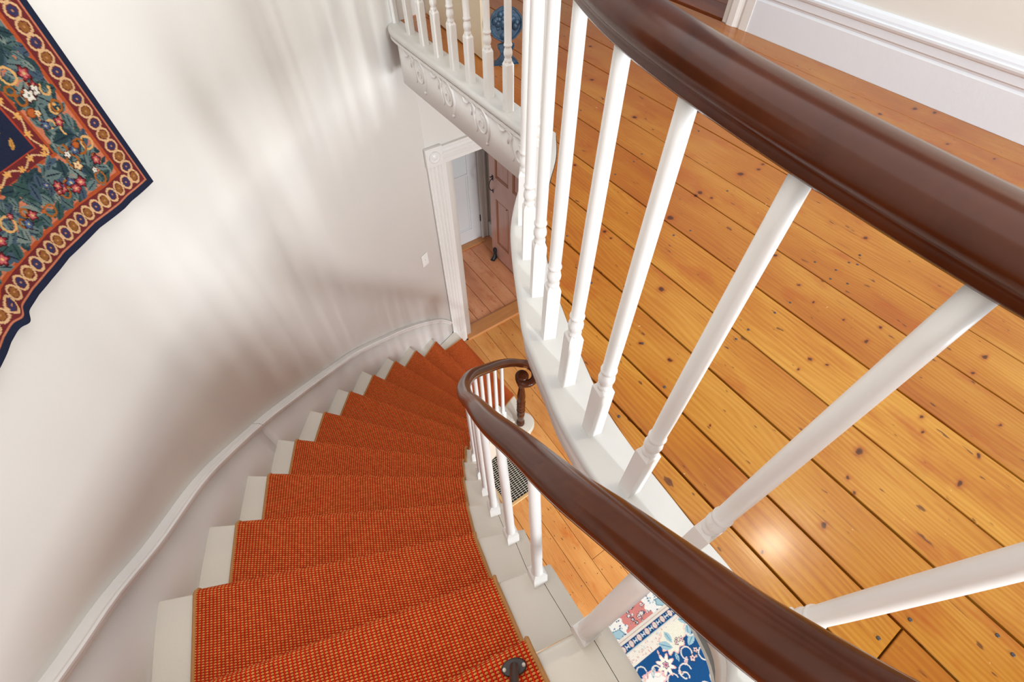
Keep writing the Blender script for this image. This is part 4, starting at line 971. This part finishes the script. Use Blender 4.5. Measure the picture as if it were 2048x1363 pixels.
# blue iron doorstop: potted round topiary, hollow back towards us
ds = empty('doorstop', (1.335, 1.968, ZU), math.atan2(-0.049, 0.117), label='blue cast iron doorstop shaped like a round bush in a vase beside the cream door', cat='doorstop')
def head_outline(r=0.070, n=64, rz=0.064, cz=0.168):
    return [((r * (1 + 0.035 * abs(math.sin(9 * q)))) * math.cos(2 * q), cz + rz * (1 + 0.035 * abs(math.sin(9 * q))) * math.sin(2 * q)) for q in [math.pi * k / n for k in range(n)]]
def slab(outline, y0, y1, name, mat, par, rim=0.0):
    n = len(outline); v = [(x, y0, z) for x, z in outline] + [(x, y1, z) for x, z in outline]
    f = [tuple(range(n)), tuple(range(n, 2 * n))[::-1]] + [(i, n + i, n + (i + 1) % n, (i + 1) % n) for i in range(n)]
    mb = MB().add(v, f)
    if rim:
        pts = [(x, y0 - 0.002, z) for x, z in outline]; pts.append(pts[0]); mb.add(*sweep(pts, circ(rim, 6), up=(0, 1, 0)))
    return mb.build(name, mat, par)
slab(head_outline(), 0.0, 0.014, 'bush', M['blue_iron'], ds, 0.0045)
vase = [(-0.060, 0.0), (0.060, 0.0), (0.050, 0.014), (0.030, 0.032), (0.022, 0.046), (0.026, 0.062), (0.036, 0.076), (0.036, 0.086), (0.010, 0.092), (0.009, 0.112), (-0.009, 0.112), (-0.010, 0.092), (-0.036, 0.086), (-0.036, 0.076), (-0.026, 0.062), (-0.022, 0.046), (-0.030, 0.032), (-0.050, 0.014)]
slab(vase, 0.0, 0.014, 'vase', M['blue_iron'], ds, 0.0038)
mb = MB()
for k in range(26):
    q = RNG.uniform(0, 6.28); rr = 0.054 * math.sqrt(RNG.random()); s = RNG.uniform(0.008, 0.018); x, z = rr * math.cos(q), 0.168 + rr * 0.9 * math.sin(q)
    mb.add(*rings([[(x + s * math.cos(e) * math.cos(u), 0.001 - s * 0.55 * math.sin(e), z + s * math.cos(e) * math.sin(u)) for u in np.linspace(0, 2 * math.pi, 9)[:-1]] for e in (0.0, 0.5, 1.0, 1.45)]))
mb.build('blossom_relief', M['blue_iron'], ds, True)
MB().box(-0.05, 0.05, 0.0, 0.045, 0.0, 0.006).build('foot', M['blue_iron'], ds, bevel=0.002, seg=1)

# little iron boot holding the wooden door
bt = empty('doorstop', (2.235, 3.585, 0.002), math.radians(-60), label='small black iron boot doorstop at the foot of the brown panelled door', cat='doorstop')
secs = []
for (yy, z, rx, ry) in ((0.0, 0.0, 0.026, 0.052), (0.0, 0.012, 0.027, 0.053), (0.002, 0.026, 0.023, 0.046), (0.014, 0.042, 0.018, 0.028), (0.020, 0.062, 0.016, 0.021), (0.022, 0.085, 0.018, 0.021), (0.022, 0.110, 0.022, 0.024), (0.022, 0.128, 0.024, 0.026), (0.022, 0.134, 0.019, 0.020)):
    secs.append([(rx * math.cos(q), yy + ry * math.sin(q), z) for q in np.linspace(0, 2 * math.pi, 15)[:-1]])
MB().add(*rings(secs)).build('boot_body', M['iron'], bt, True)
MB().box(-0.027, 0.027, -0.056, 0.050, -0.001, 0.006).build('sole', M['iron'], bt, bevel=0.003, seg=1)
mb = MB()
for z in (0.10, 0.116): mb.add(*rings([[((0.024 + e) * math.cos(q), 0.022 + (0.026 + e) * math.sin(q), z + dz) for q in np.linspace(0, 2 * math.pi, 15)[:-1]] for e, dz in ((-0.003, -0.004), (0.001, 0.0), (-0.003, 0.004))]))
mb.build('boot_cuff', M['iron'], bt, True)

# bronze pole with an oval flange on the top steps
pole = empty('metal_pole', (0.033, 0.040, zn(13) + 0.0125), math.radians(-22), label='dark bronze metal pole on an oval screwed flange standing on the red runner', cat='pole')
mb = MB(); mb.add(*rings([[(rx * math.cos(q), ry * math.sin(q), z) for q in np.linspace(0, 2 * math.pi, 29)[:-1]] for rx, ry, z in ((0.027, 0.0165, 0.0), (0.027, 0.0165, 0.004), (0.0245, 0.014, 0.006))])); mb.build('flange', M['bronze'], pole)
o = MB().add(*lathe([(0.004, 0.0), (0.004, 0.0015), (0.0005, 0.003)], 10)).build('screw', M['register'], pole, True); o.location = (0.0205, 0.0, 0.006)
o = MB().add(*lathe([(0.004, 0.0), (0.004, 0.0015), (0.0005, 0.003)], 10)).build('screw', M['register'], pole, True); o.location = (-0.0205, 0.0, 0.006)
rz = Matrix.Rotation(math.radians(22), 3, 'Z'); dr = rz @ Vector((-0.57, -0.82, 0)).normalized()
MB().add(*sweep([(0, 0, 0.003), (0, 0, 0.03), tuple(dr * 0.055 + Vector((0, 0, 0.10))), tuple(dr * 0.26 + Vector((0, 0, 0.36)))], circ(0.0092, 14), up=(0.3, 0.9, 0.1))).build('pole_tube', M['bronze'], pole, True)
